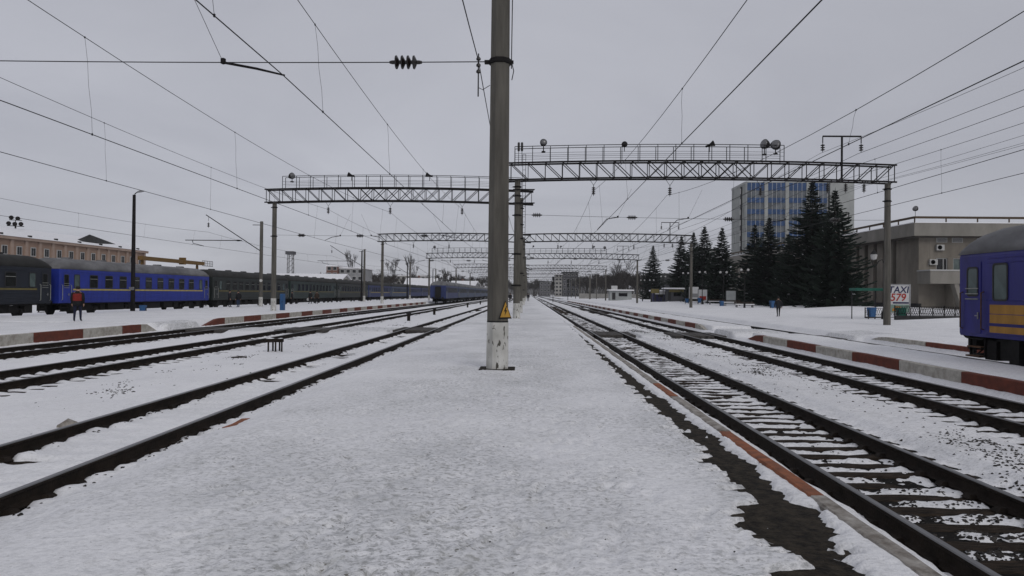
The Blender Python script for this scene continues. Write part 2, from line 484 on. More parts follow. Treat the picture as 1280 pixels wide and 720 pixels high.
def dirt_f(X, Y):
    d = np.interp(X, [-34, -31, -20.5, -19, -4.3, -3.2, -2.2, .7, 1.7, 2.4, 2.6, 3.2, 5.6, 6.4, 7.4, 7.8, 10.5, 11.2, 13.2, 14, 18.5, 21, 27, 30, 46, 70, 4000],
                  [.2, .55, .5, .25, .3, .75, .98, .98, .7, .35, .7, .55, .55, .75, .6, .6, .45, .5, .5, .35, .5, .5, .6, .3, .3, .5, .5])
    d = d * (1 + .5 * fbm(X, Y, .5, 3, 71))
    c = np.clip((Y - CX0 + .6) / .8, 0, 1) * np.clip((CX1 + .6 - Y) / .8, 0, 1)
    d = np.maximum(d, c * 1.5 * ((X > -20) & (X < 19)))
    onp = (X > -3.7) & (X < 2.4)
    patch = fbm(X, Y * .7, .9, 4, 73); path = np.exp(-((X + .3 + .5 * np.sin(Y * .23)) / 1.3) ** 2)
    d = np.where(onp, d * np.clip(.82 + .35 * path + .8 * patch, .4, 1.6), d)
    d = d + np.where(onp, .6 * np.exp(-((X - 1.8) / .35) ** 2) * (Y < 30), 0)
    return np.clip(d, 0, 1.6)

# ------------------------------------------------------------------ ground sheet (one sheet of columns x rows, cut where the platform begins)
def spaced(a, b, s):
    return list(np.linspace(a, b, int(round((b - a) / s)) + 1))[:-1]
far = [20 * 1.28 ** k for k in range(1, 22)]
XL, XR = -3.7, 2.3
cols = [-v for v in reversed(far)] + spaced(-20, -7.6, .09) + spaced(-7.6, XL, .045) + spaced(XL, -.2, .045) + spaced(-.2, XR, .032)
iL = len([v for v in far]) + len(spaced(-20, -7.6, .09)) + len(spaced(-7.6, XL, .045))
iR = len(cols)
cols += spaced(XR, 6.4, .04) + spaced(6.4, 11, .055) + spaced(11, 20, .12) + [20.0] + far
rows = spaced(-9, 2.0, .6)
y = 2.0
while y < 75:
    rows.append(y); y += max(.032, y * .0062) if y < 20 else (.125 if y < 42 else .25)
while y < 4200:
    rows.append(y); y *= 1.055
cols = np.array(cols); rows = np.array(rows)

def sheet(name, c, r, hf, mats):
    X, Y = np.meshgrid(c, r)
    Z = hf(X, Y)
    nv = X.size
    me = bpy.data.meshes.new(name)
    me.vertices.add(nv)
    co = np.stack([X.ravel(), Y.ravel(), Z.ravel()], 1)
    me.vertices.foreach_set('co', co.ravel().astype(np.float32))
    nr, nc = X.shape
    i = (np.arange(nr - 1)[:, None] * nc + np.arange(nc - 1)[None, :]).ravel()
    q = np.stack([i, i + 1, i + nc + 1, i + nc], 1)
    me.loops.add(q.size); me.polygons.add(len(q))
    me.loops.foreach_set('vertex_index', q.ravel().astype(np.int32))
    me.polygons.foreach_set('loop_start', np.arange(0, q.size, 4, dtype=np.int32))
    me.polygons.foreach_set('loop_total', np.full(len(q), 4, np.int32))
    me.polygons.foreach_set('use_smooth', np.ones(len(q), bool))
    for m_ in mats: me.materials.append(m_)
    at = me.attributes.new('dirt', 'FLOAT', 'POINT')
    at.data.foreach_set('value', dirt_f(X, Y).ravel().astype(np.float32))
    me.update(); me.validate()
    return put(name, me)

g1 = sheet('ground', cols[:iL + 1], rows, ground_h, [M['snow']])
tag(g1, 'snow covered ground with the tracks left of the platform', kind='structure')
g2 = sheet('ground', cols[iR:], rows, ground_h, [M['snow']])
tag(g2, 'snow covered ground with the tracks right of the platform', kind='structure')
platform = sheet('platform', cols[iL:iR + 1], rows, ground_h, [M['snow']])
def footprints(o, c, r_, n=620):
    rr = random.Random(77)
    nv = len(c) * len(r_)
    co = np.empty(nv * 3, np.float32); o.data.vertices.foreach_get('co', co); co = co.reshape(len(r_), len(c), 3)
    for _ in range(n):
        # walking lines: a left and a right foot in turn
        fx, fy = rr.gauss(-.4, 1.3), 2.6 + 15 * rr.random() ** 1.5
        if not -3.2 < fx < 1.5: continue
        a = rr.gauss(0, .35) + (PI if rr.random() < .5 else 0)
        i0, i1 = np.searchsorted(r_, (fy - .3, fy + .3)); j0, j1 = np.searchsorted(c, (fx - .3, fx + .3))
        X_, Y_ = np.meshgrid(c[j0:j1] - fx, r_[i0:i1] - fy)
        u = X_ * math.cos(a) + Y_ * math.sin(a); v = -X_ * math.sin(a) + Y_ * math.cos(a)
        w = .05 + .012 * np.clip(v / .14, -1, 1)
        q = np.sqrt((u / w) ** 2 + (v / .15) ** 2)
        dep = rr.uniform(.006, .016)
        co[i0:i1, j0:j1, 2] += -1.25 * dep * np.clip((1.15 - q) / .3, 0, 1) + .35 * dep * np.exp(-((q - 1.35) / .25) ** 2)
    o.data.vertices.foreach_set('co', co.ravel()); o.data.update()
footprints(platform, cols[iL:iR + 1], rows)
tag(platform, 'trodden snow on the long middle platform', kind='structure')
m_ = MB(); m_.box(-.4, 2.3, -9, 400, -.4, -.036)
tag(m_.build('platform_paving', M['asphalt']), 'dark asphalt showing through the snow along the platform edge', kind='structure')

# ------------------------------------------------------------------ platforms beside the outer tracks
def slab(name, x0, x1, y0, y1, z, label):
    cs = np.array(spaced(x0, x1, max(.12, (x1 - x0) / 45)) + [x1])
    rs = [y0]
    while rs[-1] < y1: rs.append(rs[-1] + max(.12, rs[-1] * .012))
    rs[-1] = y1
    def hf(X, Y):
        e = np.minimum(np.minimum(X - x0, x1 - X) / .5, np.minimum(Y - y0, y1 - Y) / .8)
        e = np.clip(e, 0, 1)
        h = z + .03 * fbm(X, Y, .9, 5, 81) + .012 * fbm(X, Y, 5, 3, 82) + .01
        return np.where(e <= 0, z - .42, h - .02 * (1 - e))
    o = sheet(name, cs, np.array(rs), hf, [M['snow']])
    return tag(o, label, kind='structure')

def kerb_run(parent, x, zt, zb, segs, w=.22, tilt=0.0):
    """segs: list of (y0, y1, material); every slab its own part"""
    for (a, b_, mk, nose) in segs:
        mb = MB()
        n = max(2, int((b_ - a) / .5))
        rings = []
        rr = random.Random(int(a * 100 + x * 7))
        for i in range(n + 1):
            t = i / n
            yy = a + .012 + (b_ - a - .024) * t
            top = zt
            if nose == 1: top = zb + (zt - zb) * min(1, .25 + 1.1 * t)
            if nose == -1: top = zb + (zt - zb) * min(1, .25 + 1.1 * (1 - t))
            j = rr.uniform(-.006, .006)
            c = .018
            rings.append([(x - w / 2 + j, yy, zb), (x + w / 2 + j, yy, zb), (x + w / 2 + j, yy, top - c), (x + w / 2 - c, yy, top + j),
                          (x - w / 2 + c, yy, top + j), (x - w / 2 + j, yy, top - c)])
        mb.loft(rings)
        mb.build('kerb_block', M[mk], parent)

def alternate(a, b_, first, step=2.95, nose_first=0, nose_last=0):
    out, k, yv = [], 0, a
    names = ['kerb_red', 'kerb_white']
    if first == 'w': names.reverse()
    while yv < b_ - .2:
        e = min(yv + step, b_)
        out.append((yv, e, names[k % 2], 0)); yv = e; k += 1
    if nose_first: out[0] = out[0][:3] + (1,)
    if nose_last: out[-1] = out[-1][:3] + (-1,)
    return out

# left platform, its kerb broken at the foot crossing
pl1 = slab('platform', -32.6, -19.3, -9, 35.4, -.06, 'left platform by the blue train, nearer stretch')
pl2 = slab('platform', -32.6, -19.3, 35.4, 330, -.06, 'left platform by the blue train, farther stretch')
sg = [(8.8, 11.75, 'kerb_white', 0), (11.75, 14.7, 'kerb_red', 0), (14.7, 17.65, 'kerb_white', 0), (17.65, 20.6, 'kerb_red', 0), (20.6, 23.55, 'kerb_white', 0), (23.55, 26.5, 'kerb_white', 0),
      (26.5, 29.5, 'kerb_red', 0), (29.5, 32.4, 'kerb_white', 0), (32.4, 34.0, 'kerb_red', 0), (34.0, 35.6, 'kerb_white', -1)]
kerb_run(pl1, -19.2, -.05, -.62, sg)
kerb_run(pl2, -19.2, -.05, -.62, alternate(40.5, 130, 'r', 2.98, nose_first=1))
# right platform between R2 and R3
pr1 = slab('platform', 10.95, 13.5, -9, 34.6, -.17, 'narrow right platform with red and white kerb, nearer stretch')
pr2 = slab('platform', 10.95, 13.5, 41.6, 260, -.17, 'narrow right platform with red and white kerb, farther stretch')
kerb_run(pr1, 10.85, -.17, -.66, [(s0, s1, k, 0) for (s0, s1, k) in
         [(5.9, 8.8, 'kerb_white'), (8.8, 11.7, 'kerb_white'), (11.7, 14.6, 'kerb_white'), (14.6, 17.5, 'kerb_red'), (17.5, 20.4, 'kerb_white'), (20.4, 23.3, 'kerb_red'), (23.3, 26.2, 'kerb_white'), (26.2, 29.1, 'kerb_red'), (29.1, 32, 'kerb_white')]]
         + [(32, 34.8, 'kerb_red', -1)])
kerb_run(pr2, 10.85, -.17, -.66, alternate(42.0, 190, 'w', 2.9, nose_first=1))
# station square kerb behind R3
kerb_run(g2, 17.3, -.27, -.72, [(15.5, 18.5, 'kerb_white', 0), (18.5, 21.5, 'kerb_red', 0), (21.5, 24.6, 'kerb_red', 0), (24.6, 27.6, 'kerb_red', 0), (27.6, 30.5, 'kerb_red', 0), (30.5, 33.4, 'kerb_white', 0), (33.4, 36.2, 'kerb_white', -1)])
# middle platform kerb: worn paint, flush with the snow
kerb_run(platform, 2.40, .014, -.5, [(0, 2.9, 'kerb_orange', 0), (2.9, 5.8, 'kerb_grey', 0), (5.8, 8.5, 'kerb_orange', 0), (8.5, 11.4, 'kerb_grey', 0), (11.4, 13.0, 'kerb_orange', 0), (13.0, 15.8, 'kerb_grey', 0), (15.8, 18.7, 'kerb_grey', 0),
         (18.7, 21.6, 'kerb_grey', 0), (21.6, 24.5, 'kerb_grey', 0), (24.5, 27.4, 'kerb_grey', 0), (27.4, 30.3, 'kerb_grey', 0), (30.3, 33.2, 'kerb_grey', 0), (33.2, 36.0, 'kerb_grey', 0)], w=.15)

# ------------------------------------------------------------------ tracks
def rail_mesh(L, y0, name):
    prof = [(-.075, 0), (.075, 0), (.075, .012), (.02, .03), (.012, .05), (.012, .125), (.036, .142), (.037, .17)]
    left = [(-a, b_) for a, b_ in reversed(prof[2:])]
    ring = prof + [(.028, .18), (-.028, .18)] + left
    mb = MB()
    ys = [y0 + L * (i / 40.0) ** 2.2 for i in range(41)]
    mb.loft([[(a, yy, b_) for a, b_ in ring] for yy in ys])
    n = len(ring)
    k = 0
    for i in range(40):
        for j in range(n):
            if j in (7, 8, 9): mb.m[k] = 1
            k += 1
    return mb.mesh(name, [M['rail_side'], M['rail_top']])
rail_me = rail_mesh(860, -9, 'rail')
def sleeper_mesh(seed):
    r = random.Random(seed)
    mb = MB()
    n = 10
    rings = []
    for i in range(n + 1):
        xx = -1.37 + 2.74 * i / n
        w0 = .125 + r.uniform(-.012, .012); w1 = .125 + r.uniform(-.012, .012)
        t = r.uniform(-.012, .010)
        rings.append([(xx, -w0, -.17), (xx, -w0, t - .02), (xx, -w0 + .02, t), (xx, w1 - .02, t + r.uniform(-.006, .006)), (xx, w1, t - .02), (xx, w1, -.17)])
    mb.loft(rings)
    return mb.mesh('sleeper', M['wood'])
sleeper_me = [sleeper_mesh(s) for s in range(9)]
def fastener_mesh(ys, seed):
    mb = MB(); r = random.Random(seed)
    for yv in ys:
        for sg_ in (-1, 1):
            for side in (-1, 1):
                xx = sg_ * GA + side * .115
                dy = r.uniform(-.02, .02)
                mb.faces([(xx - .055, yv - .07 + dy, -.005), (xx + .055, yv - .07 + dy, -.005), (xx + .055, yv + .07 + dy, -.005), (xx - .055, yv + .07 + dy, -.005),
                          (xx - .03 - side * .02, yv - .045 + dy, .045), (xx + .03 - side * .02, yv - .045 + dy, .045), (xx + .03 - side * .02, yv + .045 + dy, .045), (xx - .03 - side * .02, yv + .045 + dy, .045)],
                         [(4, 5, 6, 7), (0, 1, 5, 4), (1, 2, 6, 5), (2, 3, 7, 6), (3, 0, 4, 7)])
    return mb.mesh('fasteners', M['rail_side'])
rs = random.Random(3)
TRLAB = {'L1': 'track right beside the middle platform, on its left, half buried in snow',
         'L2': 'second track to the left of the middle platform',
         'L3': 'track along the red and white kerb of the left platform',
         'L4': 'track under the long standing train at far left',
         'R1': 'track right beside the middle platform, on its right, with bare sleepers',
         'R2': 'second track to the right, below the red and white kerb',
         'R3': 'track under the blue and orange coach at the right edge'}
for k, (cx, zt) in TR.items():
    t = thing('railway_track', TRLAB[k], 'track', (cx, 0, zt - RH), group='railway tracks')
    for s_ in (-1, 1):
        put('rail', rail_me, t, (s_ * GA, 0, 0))
    mb = MB()
    mb.loft([[(-1.75, v, -.30), (1.75, v, -.30), (1.5, v, -.032), (-1.5, v, -.032)] for v in (-9, 20, 60, 200, 851)])
    mb.build('ballast_bed', M['ballast'], t)
    a, b_, st = SLE[k]
    ys = []
    yv = a
    while yv < b_:
        ys.append(yv)
        o = put('sleeper', sleeper_me[rs.randrange(9)], t, (rs.uniform(-.04, .04), yv, -.018 + rs.uniform(-.008, .008)), (0, rs.uniform(-.004, .004), rs.uniform(-.02, .02)))
        yv += st
    fo = put('fasteners', fastener_mesh(ys, 5), t); fo['kind'] = 'stuff'

# ballast stones peeping through the snow
def stones(spots, seed, label):
    r = random.Random(seed); mb = MB()
    xs = np.array([p[0] for p in spots]); ysn = np.array([p[1] for p in spots])
    zs = ground_h(xs, ysn)
    for (px, py, s_), pz in zip(spots, zs):
        v = []
        for dx, dy, dz in ((1, 0, 0), (0, 1, 0), (-1, 0, 0), (0, -1, 0), (.1, .1, .8), (0, 0, -.8), (.6, .6, .45), (-.6, -.55, .4)):
            v.append((px + s_ * (dx + r.uniform(-.3, .3)), py + s_ * (dy + r.uniform(-.3, .3)), pz + s_ * (dz * .7 + r.uniform(-.2, .2)) - s_ * .05))
        mb.faces(v, [(0, 6, 4), (6, 1, 4), (1, 2, 4), (2, 7, 4), (7, 3, 4), (3, 0, 4), (0, 1, 6), (2, 3, 7), (1, 0, 5), (2, 1, 5), (3, 2, 5), (0, 3, 5)])
    o = mb.build('ballast_stones', M['stone'])
    return tag(o, label, 'stones', kind='stuff')
r = random.Random(12)
sp_ = []
while len(sp_) < 4200:          # in R1, bare close to the camera
    yv = 2.5 + r.random() ** 1.7 * 10; xx = r.uniform(3.65, 5.05)
    dens = np.clip((9.0 - yv) / 4, 0.03, 1) * (1 - .6 * max(0, (xx - 4.6) / .5))
    if (yv % .5) > .12 and (yv % .5) < .40 and r.random() < dens: sp_.append((xx, yv, r.uniform(.014, .034)))
stones(sp_, 1, 'dark ballast stones between the sleepers of the near right track')
sp_ = []
tries = 0
while len(sp_) < 3000 and tries < 400000:  # band between R1 and R2
    tries += 1
    yv = 3.5 + r.random() ** 1.25 * 48; xx = r.gauss(6.7, .62)
    f = float(fbm(np.array(xx * .9), np.array(yv * .55), 1.0, 4, 91)) - abs(xx - 6.7) * .22
    if r.random() < max(0, f - .02) * 1.3 or r.random() < .01: sp_.append((xx, yv, r.uniform(.010, .034)))
stones(sp_, 2, 'dark stones in broken patches between the two right tracks')
sp_ = []
tries = 0
while len(sp_) < 900 and tries < 400000:   # band between L1 and L2
    tries += 1
    yv = 4 + r.random() ** 1.3 * 45; xx = r.gauss(-8.6, .6)
    f = float(fbm(np.array(xx * .9), np.array(yv * .5), 1.0, 4, 95)) - abs(xx + 8.6) * .25
    if r.random() < max(0, f - .12) * 1.2 or r.random() < .01: sp_.append((xx, yv, r.uniform(.009, .030)))
for _ in range(900):                # crumbs along the left track
    sg_ = r.choice((-1, 1)); yv = 3 + r.random() ** 1.6 * 30
    sp_.append((TR['L1'][0] + sg_ * GA + r.gauss(.18 * r.choice((-1, 1)), .05), yv, r.uniform(.01, .03)))
stones(sp_, 3, 'scattered dark stones in the snow between the two left tracks')
sp_ = []
for _ in range(260):                # grit and crumbs on the platform and kerb
    sp_.append((r.gauss(.2, 1.3), 3 + r.random() ** 1.5 * 20, r.uniform(.003, .009)))
sp_ = [q for q in sp_ if -3.3 < q[0] < 2.2]
stones(sp_, 4, 'dark grit scattered on the trodden platform snow')

# ------------------------------------------------------------------ board crossings
NM = {'L1': 'first track left of the platform', 'L2': 'second track left of the platform', 'L3': 'kerbside track on the left', 'R1': 'first track right of the platform', 'R2': 'second track right of the platform', 'R3': 'third track right of the platform'}
for k in ('L1', 'L2', 'L3', 'R1', 'R2', 'R3'):
    cx, zt = TR[k]
    t = thing('board_crossing', 'dark plank foot crossing laid across the ' + NM[k], 'crossing', (cx, CX0, zt), group='plank foot crossings')
    xs_ = [(-.68, -.36), (-.35, -.03), (-.02, .30), (.31, .66), (-1.3, -1.09), (-1.08, -.87), (.87, 1.08), (1.09, 1.3)]
    for (a, b_) in xs_:
        mb = MB(); dz = rs.uniform(-.02, .0)
        mb.bbox(a, b_, rs.uniform(-.1, .1), CX1 - CX0 + rs.uniform(-.1, .1), -.16, -.012 + dz, .012)
        mb.build('plank', M['plank'], t)
# ------------------------------------------------------------------ concrete poles
def pole_mesh(h, w0, w1, base=None, n=8):
    mb = MB()
    rings = []
    for i in range(7):
        t = i / 6
        rad = (w0 + (w1 - w0) * t) / 2 / math.cos(PI / n)
        rings.append([(rad * math.cos(2 * PI * (k + .5) / n), rad * math.sin(2 * PI * (k + .5) / n), -.5 + (h + .5) * t) for k in range(n)])
    mb.loft(rings)
    return mb
def concrete_pole(loc, h, label, w0=.46, w1=.36, white=1.0, collars=(), group='concrete catenary poles', detail=True, matk='concrete'):
    t = thing('concrete_pole', label, 'pole', loc, group=group)
    pole_mesh(h, w0, w1).build('shaft', M[matk], t)
    if white:
        mb = MB(); n = 8
        rr = [(w0 + .012) / 2 / math.cos(PI / n), (w0 - .01 * white + .012) / 2 / math.cos(PI / n)]
        mb.loft([[(q * math.cos(2 * PI * (k + .5) / n), q * math.sin(2 * PI * (k + .5) / n), z) for k in range(n)] for q, z in ((rr[0], -.3), (rr[1], white))])
        pb = mb.build('painted_base', M['flaky'], t)
    for z in collars:
        w = (w0 + (w1 - w0) * z / h)
        mb = MB()
        mb.lathe([(w * .5 + .02, z - .06), (w * .5 + .045, z - .05), (w * .5 + .045, z + .05), (w * .5 + .02, z + .06)], 10)
        mb.box(-w * .5 - .14, -w * .5, -.05, .05, z - .035, z + .035)
        mb.box(w * .5, w * .5 + .09, -.04, .04, z - .03, z + .03)
        mb.build('clamp', M['steel'], t)
    return t

GL = [15.3, 60.0, 105.0, 155.0, 213.0, 265.0, 320.0, 380.0]
GR = [46.6, 102.0, 152.0, 213.5, 266.0, 321.0, 382.0]
XP = -.66
# the big pole in the foreground
bigpole = concrete_pole((XP, 15.3, 0), 10.9, 'nearest big concrete pole with white base and yellow warning triangle', .465, .375, 1.02, (6.75,), detail=True)
mb = MB(); mb.bbox(-.39, .39, -.30, .34, -.05, .012, .01); mb.build('footing', M['asphalt'], bigpole)
mb = MB(); mb.tube([(.25, -.02, 6.6), (.262, -.03, 8.5), (.245, -.02, 10.7)], .012, 5); mb.tube([(.25, -.02, 6.75), (.30, -.02, 6.55), (.26, -.02, 6.35)], .011, 5)
mb.build('cable', M['wire'], bigpole)
mb = MB(); mb.lathe([(.245, 1.0), (.25, 1.01), (.25, 1.045), (.245, 1.055)], 8); mb.build('band', M['black'], bigpole, rot=(0, 0, PI / 8))
# warning triangle wrapped on the right front face
sgn_ = thing('warning_sign', 'yellow high voltage triangle with black bolt on the nearest pole', 'sign', (XP + .168, 15.3 - .168, 1.10), rz=R(45))
mb = MB(); a = .19
tri = [(-a, 0), (a, 0), (0, .40)]
mb.loft([[(x, 0, z) for x, z in tri], [(x, -.006, z) for x, z in tri]]); mb.build('border', M['black'], sgn_)
mb = MB(); tri = [(-a * .80, .035), (a * .80, .035), (0, .365)]
mb.loft([[(x, -.007, z) for x, z in tri], [(x, -.011, z) for x, z in tri]]); mb.build('panel', M['yellow_sign'], sgn_)
mb = MB(); bolt = [(.02, .28), (-.05, .16), (-.005, .165), (-.03, .06), (.05, .19), (.005, .185), (.045, .28)]
mb.poly([(x, -.013, z) for x, z in bolt]); mb.build('bolt_mark', M['black'], sgn_)

ordw = ['nearest', 'second', 'third', 'fourth', 'fifth', 'sixth', 'seventh', 'eighth']
def gz(x, y): return float(ground_h(np.array([float(x)]), np.array([float(y)]))[0])
for i, yv in enumerate(GL[1:], 1):
    c_ = (6.4, 7.6, 9.0, 3.4) if i < 3 else ()
    concrete_pole((XP - .02, yv, 0), 9.9 if i else 10, ordw[i] + ' of the platform poles carrying the left gantries', .46, .37, 1.0, c_)
    concrete_pole((-22.1, yv, -.06), 9.5, ordw[i - 1] + ' white footed pole at the left end of the left gantries', .42, .34, 1.1, (6.5, 9.0) if i < 3 else ())
for i, yv in enumerate(GR):
    c_ = (2.2, 4.3, 6.9, 8.2, 8.8) if i < 2 else ()
    p_ = concrete_pole((XP - .1, yv, 0), 9.3, ordw[i] + ' of the platform poles carrying the right gantries', .47, .38, 1.0, c_)
    if i == 0:
        for sx in (.33, .53):
            mb = MB(); mb.beam((sx, 0, 5.2), (sx, 0, 11.0), .03); mb.build('ladder_rail', M['steel'], p_)
        zz = 5.4
        while zz < 11:
            strut('rung', (.33, 0, zz), (.53, 0, zz), .022, M['steel'], p_); zz += .35
        for zz in (7.7, 8.6):
            strut('platform_bar', (-.3, -.25, zz), (1.15, -.25, zz), .07, M['steel'], p_)
        mb = MB(); mb.beam((.2, -.2, 7.7), (1.1, -.2, 8.6), .04); mb.build('brace', M['steel'], p_)
    concrete_pole((23.75, yv, -.2), 9.4, ordw[i] + ' pole under the right end of the right gantries', .42, .34, 0, (9.0, 8.2) if i < 2 else ())

# ------------------------------------------------------------------ lattice gantries
def gantry(x0, x1, yv, zb, label, ends=(0, 0), rail=None, depth=1.12, wid=.75, pitch=1.22, camber=.22, fine=True, far_=False, group='lattice gantries'):
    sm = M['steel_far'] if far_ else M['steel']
    t = thing('lattice_gantry', label, 'gantry', (x0, yv, zb), group=group)
    L = x1 - x0
    n = int(round(L / pitch)); n += n % 2
    def cz(x): return camber * (1 - (2 * x / L - 1) ** 2)
    xs_ = [L * i / n for i in range(n + 1)]
    cw = .10 if not far_ else .12
    for dy in (-wid / 2, wid / 2):
        for dz in (0, depth):
            mb = MB()
            mb.loft([[(x, dy - cw / 2, cz(x) + dz - cw / 2), (x, dy + cw / 2, cz(x) + dz - cw / 2), (x, dy + cw / 2, cz(x) + dz + cw / 2), (x, dy - cw / 2, cz(x) + dz + cw / 2)] for x in
                     [xs_[0] - .15] + xs_[1:-1] + [xs_[-1] + .15]])
            mb.build('chord', sm, t)
    web = MB()
    def bar(nm, p, q, w):
        if fine: strut(nm, p, q, w, sm, t)
        else: web.beam(p, q, w)
    for dy in (-wid / 2, wid / 2):
        for i, x in enumerate(xs_):
            bar('upright', (x, dy, cz(x)), (x, dy, cz(x) + depth), .045)
        for i in range(n):
            a, b_ = xs_[i], xs_[i + 1]
            mid = abs(i + .5 - n / 2) < 3
            if i < n / 2 or mid:
                bar('diagonal', (a, dy, cz(a) + depth), (b_, dy, cz(b_)), .05)
            if i >= n / 2 or mid:
                bar('diagonal', (a, dy + .02, cz(a)), (b_, dy + .02, cz(b_) + depth), .05)
    for i in range(0, n + 1):
        x = xs_[i]
        bar('cross_bar', (x, -wid / 2, cz(x)), (x, wid / 2, cz(x)), .045)
        if i % 2 == 0: bar('cross_bar', (x, -wid / 2, cz(x) + depth), (x, wid / 2, cz(x) + depth), .045)
    if not fine:
        w_ = web.build('web_members', sm, t); w_['kind'] = 'stuff'
    if rail:
        ra, rb = rail[0] - x0, rail[1] - x0
        hz = depth + 1.08
        m = int(round((rb - ra) / 1.22))
        rl = MB()
        for dy in (-wid / 2, wid / 2):
            for k in range(m + 1):
                x = ra + (rb - ra) * k / m
                if fine: strut('railing_post', (x, dy, cz(x) + depth), (x, dy, cz(x) + hz), .04, sm, t)
                else: rl.beam((x, dy, cz(x) + depth), (x, dy, cz(x) + hz), .045)
            for hh, w in ((hz, .04), (depth + .62, .018), (depth + .36, .018)):
                mb = MB()
                mb.loft([[(x, dy - w / 2, cz(x) + hh - w / 2), (x, dy + w / 2, cz(x) + hh - w / 2), (x, dy + w / 2, cz(x) + hh + w / 2), (x, dy - w / 2, cz(x) + hh + w / 2)] for x in [ra + (rb - ra) * k / m for k in range(m + 1)]])
                mb.build('railing_bar', sm, t)
        if not fine:
            q_ = rl.build('railing_posts', sm, t); q_['kind'] = 'stuff'
    return t, cz

railsL = {1: (-21.3, XP), 3: (-21.5, XP), 5: (-21.5, XP)}
railsR = {0: (XP - .3, 16.8), 2: (XP - .3, 17), 4: (XP - .3, 17)}
for i, yv in enumerate(GL[1:], 1):
    nm = {1: 'railed lattice gantry over the left tracks, the nearest one', 2: 'plain lattice gantry over the left tracks, the second one away',
          3: 'railed lattice gantry over the left tracks, the third one away', 4: 'distant plain gantry over the left tracks, fourth away',
          5: 'far railed gantry over the left tracks, fifth away', 6: 'far gantry over the left tracks, sixth away', 7: 'farthest gantry over the left tracks'}[i]
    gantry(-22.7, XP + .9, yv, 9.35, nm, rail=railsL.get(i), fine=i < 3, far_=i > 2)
for i, yv in enumerate(GR):
    nm = ['railed lattice gantry over the right tracks, the nearest and largest', 'plain lattice gantry over the right tracks, the second one away', 'railed lattice gantry over the right tracks, the third one away',
          'distant plain gantry over the right tracks, fourth away', 'far railed gantry over the right tracks, fifth away', 'far gantry over the right tracks, sixth away', 'farthest gantry over the right tracks'][i]
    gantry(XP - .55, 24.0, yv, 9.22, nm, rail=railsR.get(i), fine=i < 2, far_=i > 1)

# T bracket with two insulators on the first right gantry
def insulator_mesh(n=4, r_=.13, pitch=.13, mat_='insulator', rod=.25):
    mb = MB()
    prof = [(.02, 0), (.02, rod * .4)]
    z = rod * .4
    for k in range(n):
        prof += [(.045, z), (r_, z + pitch * .25), (r_ * .95, z + pitch * .5), (.045, z + pitch * .7)]
        z += pitch
    prof += [(.02, z), (.02, z + rod * .4)]
    mb.lathe(prof, 12)
    return mb.mesh('insulator', M[mat_], True), z + rod * .4
ins_me, ins_len = insulator_mesh()
ins3_me, ins3_len = insulator_mesh(3, .14, .15)
def t_bracket(xc, yv, label, z0=9.25, zt=12.2, half=1.25):
    t = thing('feeder_bracket', label, 'bracket', (xc, yv - .42, z0), group='T shaped feeder brackets')
    strut('mast', (0, 0, 0), (0, 0, zt - z0), .10, M['steel'], t)
    strut('crossarm', (-half, 0, zt - z0), (half, 0, zt - z0), .09, M['steel'], t)
    for s_ in (-1, 1):
        strut('hanger', (s_ * half, 0, zt - z0), (s_ * half, 0, zt - z0 - .45), .05, M['steel'], t)
        put('insulator', ins3_me, t, (s_ * half, 0, zt - z0 - .40 - ins3_len))
t_bracket(20.55, GR[0], 'T shaped bracket with two insulators standing on the nearest right gantry')
t_bracket(20.55, GR[1], 'T shaped bracket with two insulators on the second right gantry')
t_bracket(20.55, GR[2], 'T shaped bracket with two insulators on the third right gantry')

# ------------------------------------------------------------------ overhead lines
def span_z(yv, sup, zs, sag):
    for a, b_ in zip(sup[:-1], sup[1:]):
        if a <= yv <= b_:
            u = (yv - a) / (b_ - a)
            return zs - sag * 4 * u * (1 - u) * ((b_ - a) / 50) ** 2
    return zs
SUPL = [-32.0] + GL + [440.0]
SUPR = [-7.0] + GR + [440.0]
def overhead(cx, sup, zc_, zm, sag, label, y0=-7, y1=430, off=0.0, xm=0.0, rc=.0125, rm=.010, zig=.28, drops=True):
    t = thing('overhead_line', label, 'overhead wires', (cx, 0, zc_), group='overhead contact lines')
    ys = []
    yv = y0
    sups = [s_ for s_ in sup if y0 <= s_ <= y1]
    while yv < y1:
        ys.append(yv); yv += 3.0 if yv < 110 else 12.0
    ys = sorted(set(ys + sups + [y1]))
    def zx(yv):
        for k, (a, b_) in enumerate(zip(sup[:-1], sup[1:])):
            if a <= yv <= b_:
                u = (yv - a) / (b_ - a); s0 = 1 if k % 2 else -1
                return zig * (s0 * (1 - u) - s0 * u) + off
        return off
    mb = MB(); mb.tube([(zx(v), v, 0) for v in ys], [rc * (1 + max(0, v - 30) * .006) for v in ys], 5); mb.build('contact_wire', M['wire'], t)
    mb = MB(); mb.tube([(xm, v, span_z(v, sup, zm, sag) - zc_) for v in ys], [rm * (1 + max(0, v - 30) * .006) for v in ys], 5); mb.build('messenger_wire', M['wire'], t)
    if drops:
        for a, b_ in zip(sup[:-1], sup[1:]):
            if b_ < 0 or a > 160: continue
            n = 5
            for k in range(n):
                v = a + (b_ - a) * (.07 + .86 * k / (n - 1))
                if v < y0: continue
                z = span_z(v, sup, zm, sag) - zc_
                rr = random.Random(int(v * 10))
                j = [(xm + (zx(v) - xm) * q + rr.uniform(-.02, .02) * (0 < q < 1), v + rr.uniform(-.02, .02) * (0 < q < 1), z * (1 - q)) for q in (0, .25, .5, .75, 1)]
                mb = MB(); mb.tube(j, .0045 * (1 + max(0, v - 20) * .006), 4)
                mb.lathe([(.004, -.03), (.022, -.02), (.022, .03), (.004, .04)], 5, (zx(v), v, .0))
                mb.lathe([(.004, -.03), (.02, -.02), (.02, .02), (.004, .03)], 5, (xm, v, z))
                mb.build('dropper', M['wire'], t)
    return zx
